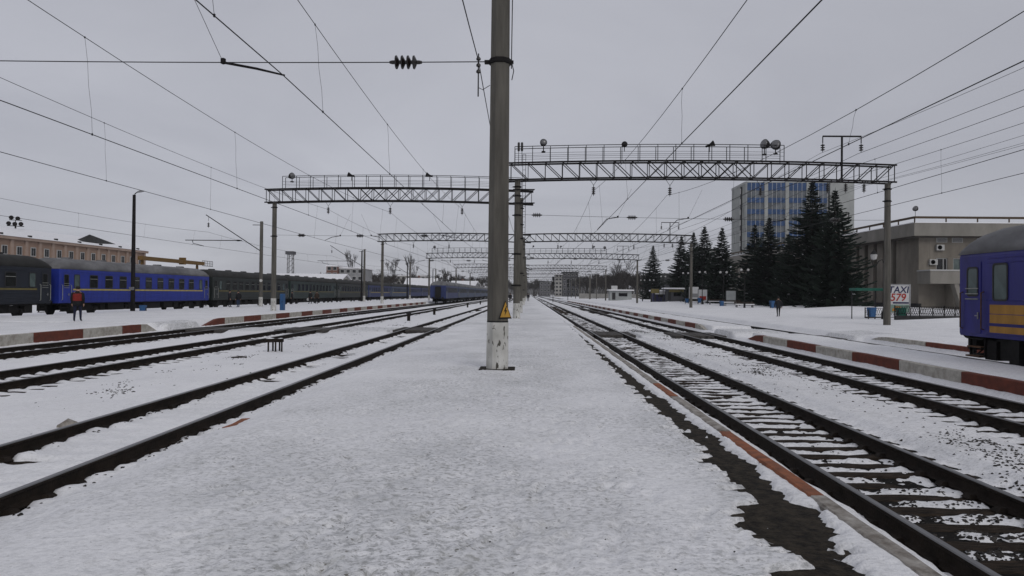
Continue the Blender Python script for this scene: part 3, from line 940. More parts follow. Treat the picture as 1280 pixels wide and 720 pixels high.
ZX = {}
ZX['L1'] = overhead(-5.76, SUPL, 6.45, 8.95, .75, 'contact and messenger wires over the first track left of the platform')
ZX['L2'] = overhead(-12.0, SUPL, 5.82, 8.6, .75, 'contact and messenger wires over the second track on the left')
ZX['L3'] = overhead(-17.4, SUPL, 6.1, 8.8, .5, 'contact and messenger wires over the kerbside left track')
SUP4 = [32., 77., 126., 175., 224., 275., 330., 400.]
ZX['L4'] = overhead(-35.8, [-20.] + SUP4, 6.6, 8.2, .6, 'contact and messenger wires above the standing train on the left', y0=10, y1=330)
ZX['R1'] = overhead(4.32, SUPR, 5.95, 8.6, .95, 'contact and messenger wires over the first track right of the platform')
ZX['R2'] = overhead(9.0, SUPR, 5.95, 8.3, 1.2, 'contact and messenger wires over the second track on the right', xm=.2)
ZX['R3'] = overhead(15.4, SUPR, 6.3, 8.5, .75, 'contact and messenger wires above the coach track on the right')
ZX['R4'] = overhead(18.3, SUPR, 6.3, 8.7, .5, 'contact and messenger wires beyond the coach track on the right', zig=.1)

def line_wire(x, z, sup, sag, label, rad=.011, y0=-7, y1=330, nm='feeder_wire'):
    mb = MB(); ys = list(np.arange(y0, y1, 4.0)) + [s_ for s_ in sup if y0 < s_ < y1]
    ys = sorted(ys)
    mb.tube([(x, v, span_z(v, sup, z, sag)) for v in ys], [rad * (1 + max(0, v - 30) * .005) for v in ys], 5)
    tag(mb.build(nm, M['wire']), label, 'wire', 'feeder wires along the tracks')
line_wire(21.8, 11.15, SUPR, .3, 'thick feeder wire hung from the right insulator of the T brackets', .014)
line_wire(19.3, 11.15, SUPR, .45, 'thick feeder wire hung from the left insulator of the T brackets', .010)
line_wire(22.2, 9.0, SUPR, .5, 'thin wire under the right gantries, outermost of three', .008)
line_wire(21.0, 8.75, SUPR, .5, 'thin wire under the right gantries, middle of three', .008)
line_wire(19.8, 8.5, SUPR, .3, 'thin wire under the right gantries, innermost of three', .008)
line_wire(-1.14, 6.78, SUPL, .9, 'single wire running along the left face of the platform poles', .011)

# hanging insulators under the gantries (V hangers)
def vhanger(x, yv, zb, label, far_=False, ln=.5):
    t = thing('hanging_insulator', label, 'insulator', (x, yv, zb), group='insulators hung under the gantries')
    put('insulator', ins_me, t, (0, 0, -ln - ins_len + .1))
    mb = MB()
    mb.tube([(-.30, 0, .05), (0, 0, -ln + .1)], .014, 4); mb.tube([(.30, 0, .05), (0, 0, -ln + .1)], .014, 4)
    mb.build('hanger', M['steel'], t)
def wd(i): return ['nearest', 'second', 'third'][i]
tn = {'L1': 'first left track', 'L2': 'second left track', 'L3': 'kerbside left track', 'R1': 'first right track', 'R2': 'second right track', 'R3': 'coach track at right'}
for k, xx in (('L1', -5.76), ('L2', -12.0), ('L3', -17.4)):
    for i, yv in enumerate(GL[1:4]):
        vhanger(xx, yv, 9.5, 'insulator over the ' + tn[k] + ' under the ' + wd(i) + ' left gantry')
for k, xx in (('R1', 4.32), ('R2', 9.4), ('R3', 15.4)):
    for i, yv in enumerate(GR[:3]):
        vhanger(xx, yv, 9.35, 'insulator over the ' + tn[k] + ' under the ' + wd(i) + ' right gantry')
for j, (xx, w) in enumerate(((19.8, 'left'), (21.0, 'middle'), (22.2, 'right'))):
    for i, yv in enumerate(GR[:3]):
        vhanger(xx, yv, 9.3, w + ' one of three small insulators at the right end of the ' + wd(i) + ' right gantry', ln=.15)

# steady-arm cross wires with insulators, arms holding the contact wires
def cross_wire(x0, x1, yv, z0, z1, insx, arms, label, rad=.011, up=None):
    """wire from x0 to x1 with insulator strings at insx; arms = list of (x of contact wire, its z, side)"""
    t = thing('steady_span', label, 'cross wire', (x0, yv, z0), group='cross wires between the poles')
    L = x1 - x0
    def zz(x): return (z1 - z0) * (x - x0) / L
    pts = [(x - x0, 0, zz(x) - .10 * 4 * ((x - x0) / L) * (1 - (x - x0) / L)) for x in np.linspace(x0, x1, 15)]
    mb = MB(); mb.tube(pts, rad, 5); mb.build('span_wire', M['wire'], t)
    for x in insx:
        z_ = zz(x) - .10 * 4 * ((x - x0) / L) * (1 - (x - x0) / L)
        mb = MB()
        for k in range(4):
            c = (x - x0) + (k - 1.5) * .13
            mb.lathe([(.05, -.05), (.145, -.03), (.15, .0), (.06, .045)], 14, (c, 0, z_), 'X')
        mb.lathe([(.03, -.36), (.045, -.3), (.045, .3), (.03, .36)], 8, (x - x0, 0, z_), 'X')
        mb.build('insulator', M['insulator'], t, smooth=False)
    for (cxw, czw, side) in arms:
        xa = cxw + side * 1.35
        za = zz(xa) - .08
        mb = MB()
        mb.tube([(xa - x0, 0, za), (cxw + side * .62 - x0, .05, za - .12), (cxw - x0, .1, czw - z0 + .03)], [.03, .028, .02], 6)
        mb.lathe([(.02, -.07), (.06, -.05), (.06, .05), (.02, .07)], 8, (xa - x0, 0, za + .03))
        mb.build('steady_arm', M['steel'], t)
        mb = MB(); mb.tube([(xa - x0, 0, za), (xa - x0 + (.9 if side < 0 else -.9) * -1, 0, za + 1.9)], .006, 4)
        mb.build('stay_wire', M['wire'], t)
cross_wire(-22.1, XP - .22, 15.3, 6.95, 6.76, (-2.75,), [(-5.76 + ZX['L1'](15.3), 6.45, -1)], 'cross wire with a four disc insulator left of the nearest pole', .012)
for i, yv in enumerate(GL[1:4]):
    cross_wire(-21.9, XP - .22, yv, 6.55, 6.75, (-19.7, -14.6, -9.0, -3.0), [(-5.76 + ZX['L1'](yv), 6.45, -1), (-12 + ZX['L2'](yv), 5.82, -1), (-17.4 + ZX['L3'](yv), 6.1, 1)], 'cross wire with insulators at the ' + wd(i) + ' left gantry')
for i, yv in enumerate(GR[:3]):
    cross_wire(XP + .2, 24.0, yv, 6.95, 6.75, (.55, 6.9, 13.3, 20.3), [(4.32 + ZX['R1'](yv), 5.95, 1), (9.0 + ZX['R2'](yv), 5.95, 1), (15.4 + ZX['R3'](yv), 6.3, 1)], 'cross wire with insulators at the ' + wd(i) + ' right gantry')
# small insulator and jumper carrying the wire on the near pole
t = thing('pole_insulator', 'small post insulator with jumper beside the nearest pole clamp', 'insulator', (-1.14, 15.3, 6.74))
mb = MB()
for k in range(3): mb.lathe([(.02, -.06), (.05, -.04), (.05, .0), (.02, .03)], 8, (0, 0, .1 - k * .14))
mb.lathe([(.015, -.75), (.015, .2)], 6); mb.build('discs', M['insulator'], t)
mb = MB(); mb.tube([(0, 0, -.55), (.10, 0, -.60), (.26, 0, -.50)], .008, 5); mb.build('jumper', M['wire'], t)

# ------------------------------------------------------------------ searchlights and loudspeakers on the gantries
def searchlight(loc, label, r_=.32, yaw=0, tilt=-25, post=.35):
    t = thing('searchlight', label, 'searchlight', loc, yaw, 'searchlights on the gantries')
    mb = MB(); mb.tube([(0, 0, -.25), (0, 0, post)], .035, 6); mb.box(-.12, .12, -.1, .1, -.28, -.2); mb.build('stand', M['steel'], t)
    mb = MB(); mb.lathe([(.05, .42), (r_ * .55, .38), (r_ * .85, .18), (r_, 0), (r_, -.04), (r_ * .94, -.05)], 18, (0, 0, 0), 'Y')
    b_ = mb.build('housing', M['steel'], t, (0, 0, post + r_ * .8), (R(tilt), 0, 0), True)
    mb = MB(); mb.lathe([(r_ * .92, -.055), (r_ * .5, -.10), (.02, -.115)], 18, (0, 0, 0), 'Y'); mb.build('glass', M['lens'], b_, smooth=True)
def speaker(loc, label, yaw=0):
    t = thing('loudspeaker', label, 'loudspeaker', loc, yaw, 'horn loudspeakers on the gantries')
    mb = MB(); mb.beam((0, 0, -.3), (0, 0, .12), .04); mb.build('bracket', M['steel'], t)
    mb = MB(); mb.lathe([(.07, .26), (.08, .02), (.11, -.1), (.2, -.3), (.205, -.32), (.12, -.2)], 12, (0, 0, 0), 'Y'); mb.build('horn', M['steel'], t, (0, 0, .16), (R(-18), 0, R(20)), True)
ZR = 9.22 + 1.12 + 1.12
searchlight((.95, GR[0], ZR - .05), 'round searchlight near the pole end of the nearest right gantry', .24, R(8), -8, .2)
searchlight((16.3, GR[0] - .2, ZR - .15), 'large searchlight, front one of the pair at the railing end of the nearest right gantry', .34, R(-35), -20, .1)
searchlight((15.8, GR[0] + .5, ZR - .05), 'large searchlight, rear one of the pair at the railing end of the nearest right gantry', .33, R(-60), -10, .2)
speaker((6.35, GR[0], ZR + .05), 'horn loudspeaker a third along the nearest right gantry railing', R(150))
speaker((12.0, GR[0], ZR + .05), 'horn loudspeaker two thirds along the nearest right gantry railing', R(40))
ZL = 9.35 + 1.12 + 1.12
searchlight((-20.6, GL[1], ZL - .15), 'round searchlight at the left end of the nearest left gantry', .28, R(50), -10, .05)
speaker((-15.4, GL[1], ZL + .02), 'horn loudspeaker a third along the nearest left gantry railing', R(-110))
speaker((-8.6, GL[1], ZL + .05), 'horn loudspeaker two thirds along the nearest left gantry railing', R(-110))
speaker((1.0, GR[2], ZR + .3), 'tiny horn at the pole end of the third right gantry', 0)
speaker((7.0, GR[2], ZR + .3), 'tiny horn a third along the third right gantry', 0)
speaker((14.2, GR[2], ZR + .3), 'tiny horn two thirds along the third right gantry', 0)
searchlight((16.6, GR[2], ZR), 'small searchlight at the railing end of the third right gantry', .3, R(-40), -15, .2)
searchlight((-20.9, GL[3], ZL), 'small searchlight at the left end of the third left gantry', .3, R(50), -10, .1)
# insulators standing on the near right gantry's pole end
mb = MB()
for dx in (0, .22):
    mb.lathe([(.05, 0), (.08, .02), (.08, .55), (.05, .6)], 8, (XP - .05 + dx, GR[0], 11.2))
    mb.lathe([(.02, -1.0), (.02, .05)], 6, (XP - .05 + dx, GR[0], 11.2))
tag(mb.build('surge_arrester', M['insulator']), 'pair of dark upright arresters at the pole end of the nearest right gantry', 'arrester')

# ------------------------------------------------------------------ cantilever poles and lamp posts on the left platform
def cantilever(yv, label, h=9.5, xp=-29.8, reach=4.9, big=True):
    t = thing('cantilever_mast', label, 'mast', (xp, yv, -.06), group='cantilever masts by the standing train')
    pole_mesh(h, .40, .32).build('shaft', M['concrete'], t)
    mb = MB(); mb.lathe([(.225, -.2), (.22, 1.05)], 10); mb.build('painted_base', M['flaky'], t)
    mb = MB(); mb.tube([(-.1, 0, 6.2), (-6.3, 0, 10.2)], .05, 6); mb.build('bracket_arm', M['steel'], t)
    mb = MB(); mb.tube([(-2.2, 0, 7.35), (-8.6, 0, 7.35)], .05, 6); mb.lathe([(.03, -.2), (.09, -.16), (.09, .16), (.03, .2)], 8, (-2.6, 0, 7.35), 'X'); mb.build('steady_tube', M['steel'], t)
    mb = MB(); mb.tube([(-7.8, 0, 7.3), (-7.7, 0, 7.0), (-6.5, 0, 6.7)], .035, 5); mb.build('steady_arm', M['steel'], t)
    mb = MB(); mb.tube([(-6.0, 0, 10.05), (-6.0, 0, 9.5)], .02, 5); mb.build('hanger', M['steel'], t)
    put('insulator', ins3_me, t, (-6.0, 0, 8.75))
    mb = MB(); mb.beam((-1.0, 0, 9.1), (.1, 0, 9.1), .07); mb.build('bracket', M['steel'], t)
    if big:
        mb = MB(); mb.lathe([(.0, -.21), (.17, -.205), (.17, -.225), (.0, -.23)], 14, (.08, 0, 2.9), 'Y'); mb.build('number_disc', M['flaky'], t)
cantilever(77, 'nearest cantilever mast with white disc by the standing train')
cantilever(126, 'second cantilever mast along the standing train', big=False)
cantilever(175, 'third cantilever mast along the standing train', big=False)
cantilever(224, 'fourth, tiny cantilever mast along the standing train', big=False)
def lamp_post(loc, label, h=9.4):
    t = thing('lamp_post', label, 'street lamp', loc, group='lamp posts on the left platform')
    mb = MB(); mb.tube([(0, 0, -.3), (0, 0, 2.2), (0, 0, h)], [.19, .17, .12], 8); mb.build('shaft', M['steel'], t, smooth=True)
    mb = MB(); mb.tube([(0, 0, h - .1), (.12, -.05, h + .12), (.35, -.1, h + .22)], .04, 6); mb.build('arm', M['steel'], t)
    mb = MB(); mb.loft([[(.3, -.17, h + .17), (.3, -.03, h + .17), (.3, -.03, h + .25), (.3, -.17, h + .25)], [(.55, -.24, h + .2), (.55, .0, h + .2), (.55, .0, h + .33), (.55, -.24, h + .33)], [(.85, -.2, h + .26), (.85, -.06, h + .26), (.85, -.06, h + .33), (.85, -.2, h + .33)]]); mb.build('lamp_head', M['galv'], t)
    return t
t = lamp_post((-31.9, 55.5, -.06), 'tall lamp post in front of the bright blue coach')
mb = MB(); mb.box(-.2, .2, -.22, -.17, 1.7, 1.95); mb.build('plate', M['galv'], t)
lamp_post((-31.0, 129, -.06), 'lamp post beside the second cantilever mast')
lamp_post((-31.0, 178, -.06), 'lamp post beside the third cantilever mast')
lamp_post((-31.0, 226, -.06), 'tiny far lamp post beside the fourth cantilever mast')
# ------------------------------------------------------------------ coaches
def paint(name, c, rough=.5, var=.42):
    return mat(name, c, rough, col2=tuple(v * (1 - var) for v in c), scale=1.4, stretch=(1, 1.6, .5), detail=9, lo=.28, hi=.72, bump=.08, bscale=10, spec=.35)
M['blue'] = paint('paint_bright_blue', (.015, .034, .30))
M['navy'] = paint('paint_dark_navy', (.008, .012, .022))
M['green'] = paint('paint_dark_green', (.014, .02, .018))
M['green2'] = paint('paint_dull_green', (.014, .03, .027))
M['blue2'] = paint('paint_mid_blue', (.025, .04, .14))
M['blue3'] = paint('paint_grey_blue', (.05, .075, .15))
M['purple_blue'] = paint('paint_violet_blue', (.024, .022, .19), .4)
M['yellow'] = paint('paint_yellow', (.50, .40, .10), .5)
M['dull_yellow'] = paint('paint_dull_yellow', (.16, .13, .04), .6)
M['ochre'] = paint('paint_ochre', (.40, .20, .028), .5)
M['roof_grey'] = mat('roof_grey', (.20, .20, .205), .75, col2=(.10, .10, .103), scale=1.2, stretch=(1, .5, 1), bump=.15, bscale=6)
M['roof_dark'] = mat('roof_dark', (.03, .03, .028), .8, var=.4, scale=1.2)
M['glass'] = mat('glass', (.016, .018, .018), .12, var=.5, scale=2, spec=.45)
M['glass_pale'] = mat('glass_pale', (.10, .135, .13), .18, col2=(.06, .08, .08), scale=1.5, spec=.5)  # frosted teal-grey panes, paler than the plain dark glass
M['frame'] = mat('window_frame', (.03, .03, .032), .6, var=.3)
M['frame_pale'] = mat('window_frame_pale', (.28, .29, .27), .6, var=.3)
M['under'] = mat('underframe', (.012, .011, .011), .85, var=.5, scale=8)
M['rust'] = mat('rust', (.12, .06, .03), .8, var=.5, scale=9)
M['step'] = mat('step_tread', (.33, .31, .27), .8, var=.4)

WL, WH = 23.9, 1.54     # body length, half width
def body_mesh(col):
    mb = MB()
    prof = [(-WH + .03, .98), (WH - .03, .98), (WH, 1.06), (WH, 3.42), (WH - .02, 3.5), (-WH + .02, 3.5), (-WH, 3.42), (-WH, 1.06)]
    c = .06
    def sc_(p, f): return (p[0] * f, p[1])
    mb.loft([[(x * .97, 0, z) for x, z in prof], [(x, c, z) for x, z in prof], [(x, WL - c, z) for x, z in prof], [(x * .97, WL, z) for x, z in prof]])
    return mb.mesh('body', M[col])
def roof_mesh(mk):
    mb = MB()
    def arc(f, y, zb=3.5):
        pts = []
        for k in range(13):
            a = PI * k / 12
            ca, sa = math.cos(a), math.sin(a)
            x = (WH + .012) * math.copysign(abs(ca) ** .8, ca)
            z = zb + .86 * f * abs(sa) ** .85
            pts.append((x, y, z))
        return pts
    stn = [(.22, -.02), (.5, .08), (.74, .28), (.9, .6), (1, 1.1)]
    rings = [arc(f, yv) for f, yv in stn]
    rings += [arc(1, yv) for yv in np.linspace(1.4, WL - 1.4, 14)]
    rings += [arc(f, WL - yv) for f, yv in reversed(stn)]
    mb.loft(rings)
    return mb.mesh('roof', M[mk], True)
_wm = {}
def window_meshes(w, h, fm, gm):
    key = (w, h, fm, gm)
    if key in _wm: return _wm[key]
    f = MB(); t = .055; d = .022
    # frame ring standing proud of the wall plane x = 0 (towards +x), rounded corners
    def rr(w_, h_, rad, x):
        pts = []
        for cx_, cz_, a0 in ((w_ / 2 - rad, h_ / 2 - rad, 0), (-w_ / 2 + rad, h_ / 2 - rad, 90), (-w_ / 2 + rad, -h_ / 2 + rad, 180), (w_ / 2 - rad, -h_ / 2 + rad, 270)):
            for k in range(3):
                a = R(a0 + 45 * k)
                pts.append((x, cx_ + rad * math.cos(a), cz_ + rad * math.sin(a)))
        return pts
    f.loft([rr(w + 2 * t, h + 2 * t, .10, .0), rr(w + 2 * t, h + 2 * t, .10, d), rr(w, h, .07, d), rr(w, h, .07, .006)], cap=False)
    g = MB(); g.poly(rr(w, h, .07, .007))
    v = MB(); v.box(.008, .026, -w / 2, w / 2, h * .20, h * .20 + .035)
    _wm[key] = (f.mesh('window_frame', M[fm]), g.mesh('pane', M[gm]), v.mesh('vent_bar', M['frame_pale']))
    return _wm[key]
def bogie_meshes():
    f = MB()
    for s_ in (-1, 1):
        f.loft([[(s_ * 1.02 - .07, y_, z0), (s_ * 1.02 + .07, y_, z0), (s_ * 1.02 + .07, y_, z1), (s_ * 1.02 - .07, y_, z1)] for y_, z0, z1 in
                ((-1.75, .42, .62), (-1.1, .42, .66), (-.6, .36, .86), (.6, .36, .86), (1.1, .42, .66), (1.75, .42, .62))])
        for y_ in (-1.2, 1.2):
            f.lathe([(.05, -.14), (.17, -.10), (.17, .10), (.05, .13)], 10, (s_ * 1.10, y_, .475), 'X')
            for q in (-.33, .33):
                f.lathe([(.10, .0), (.10, .25)], 8, (s_ * 1.02, y_ + q, .42))
        f.lathe([(.13, .3), (.13, .8)], 10, (s_ * 1.05, 0, .1))
    f.box(-1.0, 1.0, -.2, .2, .5, .9)
    w = MB()
    w.lathe([(.12, -.06), (.16, -.05), (.40, -.04), (.475, -.05), (.475, .05), (.50, .055), (.50, .09), (.40, .08), (.14, .09), (.12, .1)], 20, (0, 0, 0), 'X')
    return f.mesh('bogie', M['under']), w.mesh('wheel', M['under'])
BOG, WHE = bogie_meshes()
_cb = {}
def coach(name, label, X, Y0, ztop, col, stripe, side, roofm='roof_grey', gm='glass', fm='frame', n=10, panels=None, group=None, detail=2, ends=True, winw=.95, winh=.92, vents=True):
    """side: +1 the side towards +X is dressed, -1 the other"""
    t = thing(name, label, 'train car', (X, Y0, ztop), group=group)
    key = (col, roofm)
    if key not in _cb: _cb[key] = (body_mesh(col), roof_mesh(roofm))
    body = put('body', _cb[key][0], t); put('roof', _cb[key][1], t)
    sx = side * WH
    rotz = 0 if side > 0 else PI
    def on(nm, me, y_, z_, par=None): return put(nm, me, par or t, (sx, y_, z_), (0, 0, rotz))
    ys = [3.0 + (WL - 6.0) * (k + .5) / n for k in range(n)]
    fme, gme, vme = window_meshes(winw, winh, fm, gm)
    zc_ = 2.62
    for y_ in ys:
        o = on('window', fme, y_, zc_)
        put('pane', gme, o)
        if vents: put('vent_bar', vme, o)
    fs, gs, v2 = window_meshes(.55, winh, fm, gm if gm != 'glass' else 'glass_pale')
    for y_ in (1.95, WL - 1.95):
        o = on('window', fs, y_, zc_); put('pane', gs, o)
    # doors at both ends
    for y_ in (.72, WL - .72):
        mb = MB(); x0 = .004
        mb.box(x0, .018, -.38, .38, 1.08 - 1.5, 3.25 - 1.5)
        d_ = on('door', mb.mesh('door', M[col]), y_, 1.5)
        f_, g_, _ = window_meshes(.44, .8, fm, gm)
        o = put('door_window', f_, d_, (.014, 0, 1.15)); put('pane', g_, o)
        for k in range(3):
            mb = MB(); mb.tube([(.05, -.30, 0), (.05, .30, 0)], .016, 5); mb.build('bar', M['frame_pale'], d_, (0, 0, .62 + k * .16))
        mb = MB(); mb.box(.018, .05, .26, .30, .02, .22); mb.box(.03, .06, .16, .3, .10, .13); mb.build('handle', M['galv'], d_)
        for q in (-.50, .50):
            mb = MB(); mb.tube([(.0, q, -.30), (.085, q, -.26), (.085, q, .80), (.0, q, .84)], .02, 6); mb.build('handrail', M['frame_pale' if detail < 3 else 'rust'], t, (sx, y_, 1.5), (0, 0, rotz))
        mb = MB()
        for zz, xx in ((.35, .02), (.62, -.03), (.88, -.08)):
            mb.box(-.30 + xx, .0 + xx, -.33, .33, zz, zz + .04)
        mb.box(-.2, -.12, -.36, -.33, .35, 1.0); mb.box(-.2, -.12, .33, .36, .35, 1.0)
        mb.build('steps', M['under'], t, (sx, y_, 0), (0, 0, rotz))
    # stripes, ribs
    if stripe:
        mb = MB(); mb.box(.003, .014, 1.5, WL - 1.5, 0, .12); on('stripe', mb.mesh('stripe', M[stripe]), 0 if side > 0 else WL, 1.93)
    if panels:
        for (z0, z1) in ((1.14, 1.33), (1.42, 1.96)):
            mb = MB(); mb.box(.003, .012, 1.5, WL - 1.5, 0, z1 - z0); on('painted_panel', mb.mesh('painted_panel', M[panels]), 0 if side > 0 else WL, z0)
    for z_ in (1.10, 1.39, 1.70, 2.10, 3.2, 3.34):
        mb = MB(); mb.loft([[(0, y_, 0), (0, y_, -.03), (.016, y_, -.02), (.016, y_, -.008)] for y_ in (1.4, WL - 1.4)]); on('rib', mb.mesh('rib', M[col]), 0 if side > 0 else WL, z_)
    # end wall: gangway, buffers
    if ends:
        for y_, s_ in ((0, -1), (WL, 1)):
            mb = MB()
            for k in range(4):
                mb.box(-.55, .55, s_ * (.02 + k * .10), s_ * (.08 + k * .10), 1.1, 3.3)
                mb.box(-.42, .42, s_ * (.05 + k * .10), s_ * (.11 + k * .10), 1.2, 3.2)
            mb.build('gangway', M['under'], t, (0, y_, 0))
            for bx in (-.95, .95):
                mb = MB(); mb.lathe([(.09, 0), (.09, s_ * .35), (.22, s_ * .38), (.22, s_ * .42), (.05, s_ * .44)], 12, (bx, y_, 1.06), 'Y'); mb.build('buffer', M['under'], t)
            mb = MB(); mb.box(-.13, .13, min(y_, y_ + s_ * .42), max(y_, y_ + s_ * .42), .88, 1.12); mb.build('coupler', M['under'], t)
    # underframe
    mb = MB(); mb.box(-1.35, 1.35, .1, WL - .1, .88, .99)
    for bx, by0, by1 in ((1.25, 6.4, 8.6), (1.2, 9.4, 10.4), (1.28, 11.6, 14.4), (1.22, 15.2, 16.8), (-1.25, 7, 9.5), (-1.2, 12, 15), (1.1, 5.6, 6.2), (1.15, 17.2, 18.0), (-1.2, 16, 17.5), (1.3, 1.6, 2.3), (1.3, WL - 2.3, WL - 1.6), (-1.3, 1.6, 2.3), (-1.3, WL - 2.3, WL - 1.6)):
        mb.box(min(bx, bx - math.copysign(.8, bx)), max(bx, bx - math.copysign(.8, bx)), by0, by1, .34, .90)
    mb.tube([(1.0, 9.0, .6), (1.0, 12.0, .6)], .18, 8)
    mb.build('underframe', M['under'], t)
    for by in (3.6, WL - 3.6):
        b_ = put('bogie', BOG, t, (0, by, 0))
        for wy in (-1.2, 1.2):
            for wx in (-.79, .79):
                put('wheel', WHE, b_, (wx, wy, .475), (0, 0, 0 if wx > 0 else PI))
    # roof vents
    for k in range(5):
        mb = MB(); mb.bbox(-.28, .28, -.3, .3, 0, .14, .03); mb.build('roof_vent', M[roofm], t, (0, 3 + k * 4.4, 4.33))
    return t

X4, Z4 = TR['L4']
lab4 = ['dark navy coach with dull yellow line at the left edge', 'bright blue coach with yellow stripe on the left train', 'dark green coach coupled behind the bright blue one',
        'dull green coach, second one behind the bright blue coach', 'dark green coach, third one behind the bright blue coach', 'mid blue coach behind the green coaches',
        'grey blue coach behind the mid blue one', 'far dark blue coach, eighth of the left train', 'farthest blue coach of the left train']
cols4 = [('navy', 'dull_yellow', 'roof_dark'), ('blue', 'yellow', 'roof_grey'), ('green', 'dull_yellow', 'roof_dark'), ('green2', 'dull_yellow', 'roof_dark'), ('green', 'dull_yellow', 'roof_dark'),
         ('blue2', 'yellow', 'roof_dark'), ('blue3', 'yellow', 'roof_dark'), ('blue2', None, 'roof_dark'), ('blue2', None, 'roof_dark')]
for i in range(9):
    c_, s_, rf = cols4[i]
    coach('passenger_coach', lab4[i], X4, 25.4 + 24.75 * i, Z4, c_, s_, 1, rf, 'glass', 'frame', 9 if i in (1, 0) else 10, group='coaches of the long left train', vents=i < 3, winw=.92)
# middle train seen end on
X3, Z3 = TR['L3']
lab3 = ['blue coach whose end wall faces the camera, last of the middle train', 'second coach of the middle train', 'third coach of the middle train', 'fourth coach of the middle train', 'fifth coach of the middle train', 'sixth coach of the middle train', 'seventh, farthest coach of the middle train']
for i in range(7):
    t = coach('passenger_coach', lab3[i], X3, 134.5 + 24.75 * i, Z3, 'blue2' if i == 0 else 'blue3', None, 1, 'roof_grey', 'glass', 'frame', 10, group='coaches of the middle train', vents=False, winw=1.2)
# coach at the right edge: it comes towards the camera, its far end stands at Y = 22.6
X5, Z5 = TR['R3']
t = coach('passenger_coach', 'violet blue coach with ochre panels cut by the right edge', X5, 22.4 - WL, Z5, 'purple_blue', None, -1, 'roof_grey', 'glass_pale', 'frame', 9, panels='ochre', group=None, detail=3, winw=.95, winh=1.0)
mb = MB(); mb.tube([(-.3, WL - 6, 4.42), (-.3, WL - 2.2, 4.42)], .03, 5); mb.tube([(.1, WL - 3, 4.3), (.1, WL - 3, 4.55), (.1, WL - 1.6, 4.5), (.1, WL - 1.5, 4.25)], .03, 5); mb.build('roof_pipe', M['under'], t)
mb = MB(); mb.tube([(-.9, WL + .1, .95), (-.95, WL + .3, .55), (-.8, WL + .25, .35), (-.6, WL + .12, .6), (-.55, WL, .9)], .03, 6); mb.build('brake_hose', M['under'], t)
mb = MB()
for (x0, x1, y0, y1, z0, z1) in ((-1.35, -.5, WL - 1.5, WL - 1.0, .3, .95), (-1.3, 1.3, WL - .5, WL - .1, .55, .95), (-1.2, -.9, WL - 3, WL - 1.6, .45, .9), (-1.45, -1.2, WL - 2.6, WL - 2.2, .1, .95)):
    mb.box(x0, x1, y0, y1, z0, z1)
mb.tube([(-1.4, WL - 2.9, .2), (-1.4, WL - 2.9, .95)], .05, 6); mb.tube([(-1.3, WL - 1.4, .5), (-1.1, WL - .1, .35), (-.9, WL + .2, .6)], .06, 6)
mb.build('end_gear', M['under'], t)
mb = MB(); mb.box(-1.56, -1.25, WL - 1.05, WL - .4, .36, .40); mb.box(-1.52, -1.25, WL - 1.05, WL - .4, .64, .68); mb.build('step_tread', M['rust'], t)
# ------------------------------------------------------------------ small things on and beside the tracks
t = thing('metal_trestle', 'low dark metal trestle with snowy top between the left tracks', 'trestle', (-8.75, 24.0, gz(-8.75, 24) - .02), R(12))
mb = MB(); mb.bbox(-.30, .26, -.16, .16, .34, .46, .02); mb.build('top', M['rail_side'], t)
mb = MB(); mb.faces([(-.32, -.14, .462), (-.1, -.15, .462), (-.05, .13, .462), (-.3, .14, .462), (-.2, 0, .50)], [(0, 1, 4), (1, 2, 4), (2, 3, 4), (3, 0, 4)]); mb.faces([(.08, -.1, .462), (.22, -.12, .462), (.24, .12, .462), (.1, .1, .462), (.17, 0, .48)], [(0, 1, 4), (1, 2, 4), (2, 3, 4), (3, 0, 4)]); mb.build('snow_cap', M['snow_plain'], t)
for x_, y_ in ((-.22, -.12), (-.1, .1), (.02, -.12), (.12, .12), (.22, -.08)):
    strut('leg', (x_, y_, -.15), (x_ * 1.03, y_, .36), .05, M['rail_side'], t)
for y_, w_ in ((51, 'nearest'), (65, 'second'), (101, 'third'), (128, 'farthest')):
    x_ = -8.75
    t = thing('dwarf_post', w_ + ' short dark post in the snow between the left tracks', 'post', (x_, y_, gz(x_, y_)), group='short posts between the left tracks')
    mb = MB(); mb.bbox(-.11, .11, -.09, .09, -.1, .50, .02); mb.build('body', M['rail_side'], t)
    mb = MB(); mb.bbox(-.17, .17, -.12, .12, .50, .62, .02); mb.build('cap', M['black'], t)
def junk(name, label, cat, pts, mk, loc, rz=0):
    mb = MB()
    mb.loft(pts)
    tag(mb.build(name, M[mk], loc=loc, rot=(0, 0, rz)), label, cat)
junk('board_piece', 'short loose board lying in the snow between the left tracks', 'board', [[(-.22, -.05, 0), (-.2, .05, 0), (-.2, .05, .03), (-.22, -.05, .03)], [(.05, -.055, .01), (.05, .05, .01), (.05, .05, .05), (.05, -.055, .05)], [(.24, -.03, .0), (.22, .05, .0), (.22, .05, .035), (.24, -.03, .035)]], 'wood', (-8.9, 21.3, gz(-8.9, 21.3)), R(15))
junk('paper_scrap', 'crumpled pale scrap beside the far rail of the near left track', 'litter', [[(-.14, -.05, 0), (-.12, .06, 0), (-.1, .05, .05), (-.13, -.03, .04)], [(0, -.07, .01), (.02, .05, 0), (.0, .05, .12), (-.02, -.05, .10)], [(.13, -.03, 0), (.14, .03, 0), (.13, .03, .06), (.12, -.02, .05)]], 'kerb_grey', (-7.02, 10.5, gz(-7.02, 10.5)), R(25))
mb = MB(); mb.tube([(-4.62, 6.02, gz(-4.62, 6.02) + .015), (-4.45, 6.35, gz(-4.45, 6.35) + .025), (-4.42, 6.6, gz(-4.42, 6.6) + .02), (-4.25, 7.0, gz(-4.25, 7.0) + .03)], [.010, .011, .009, .005], 5)
tag(mb.build('twig', M['wood']), 'thin dark stick lying beside the near left rail', 'stick')
mb = MB()
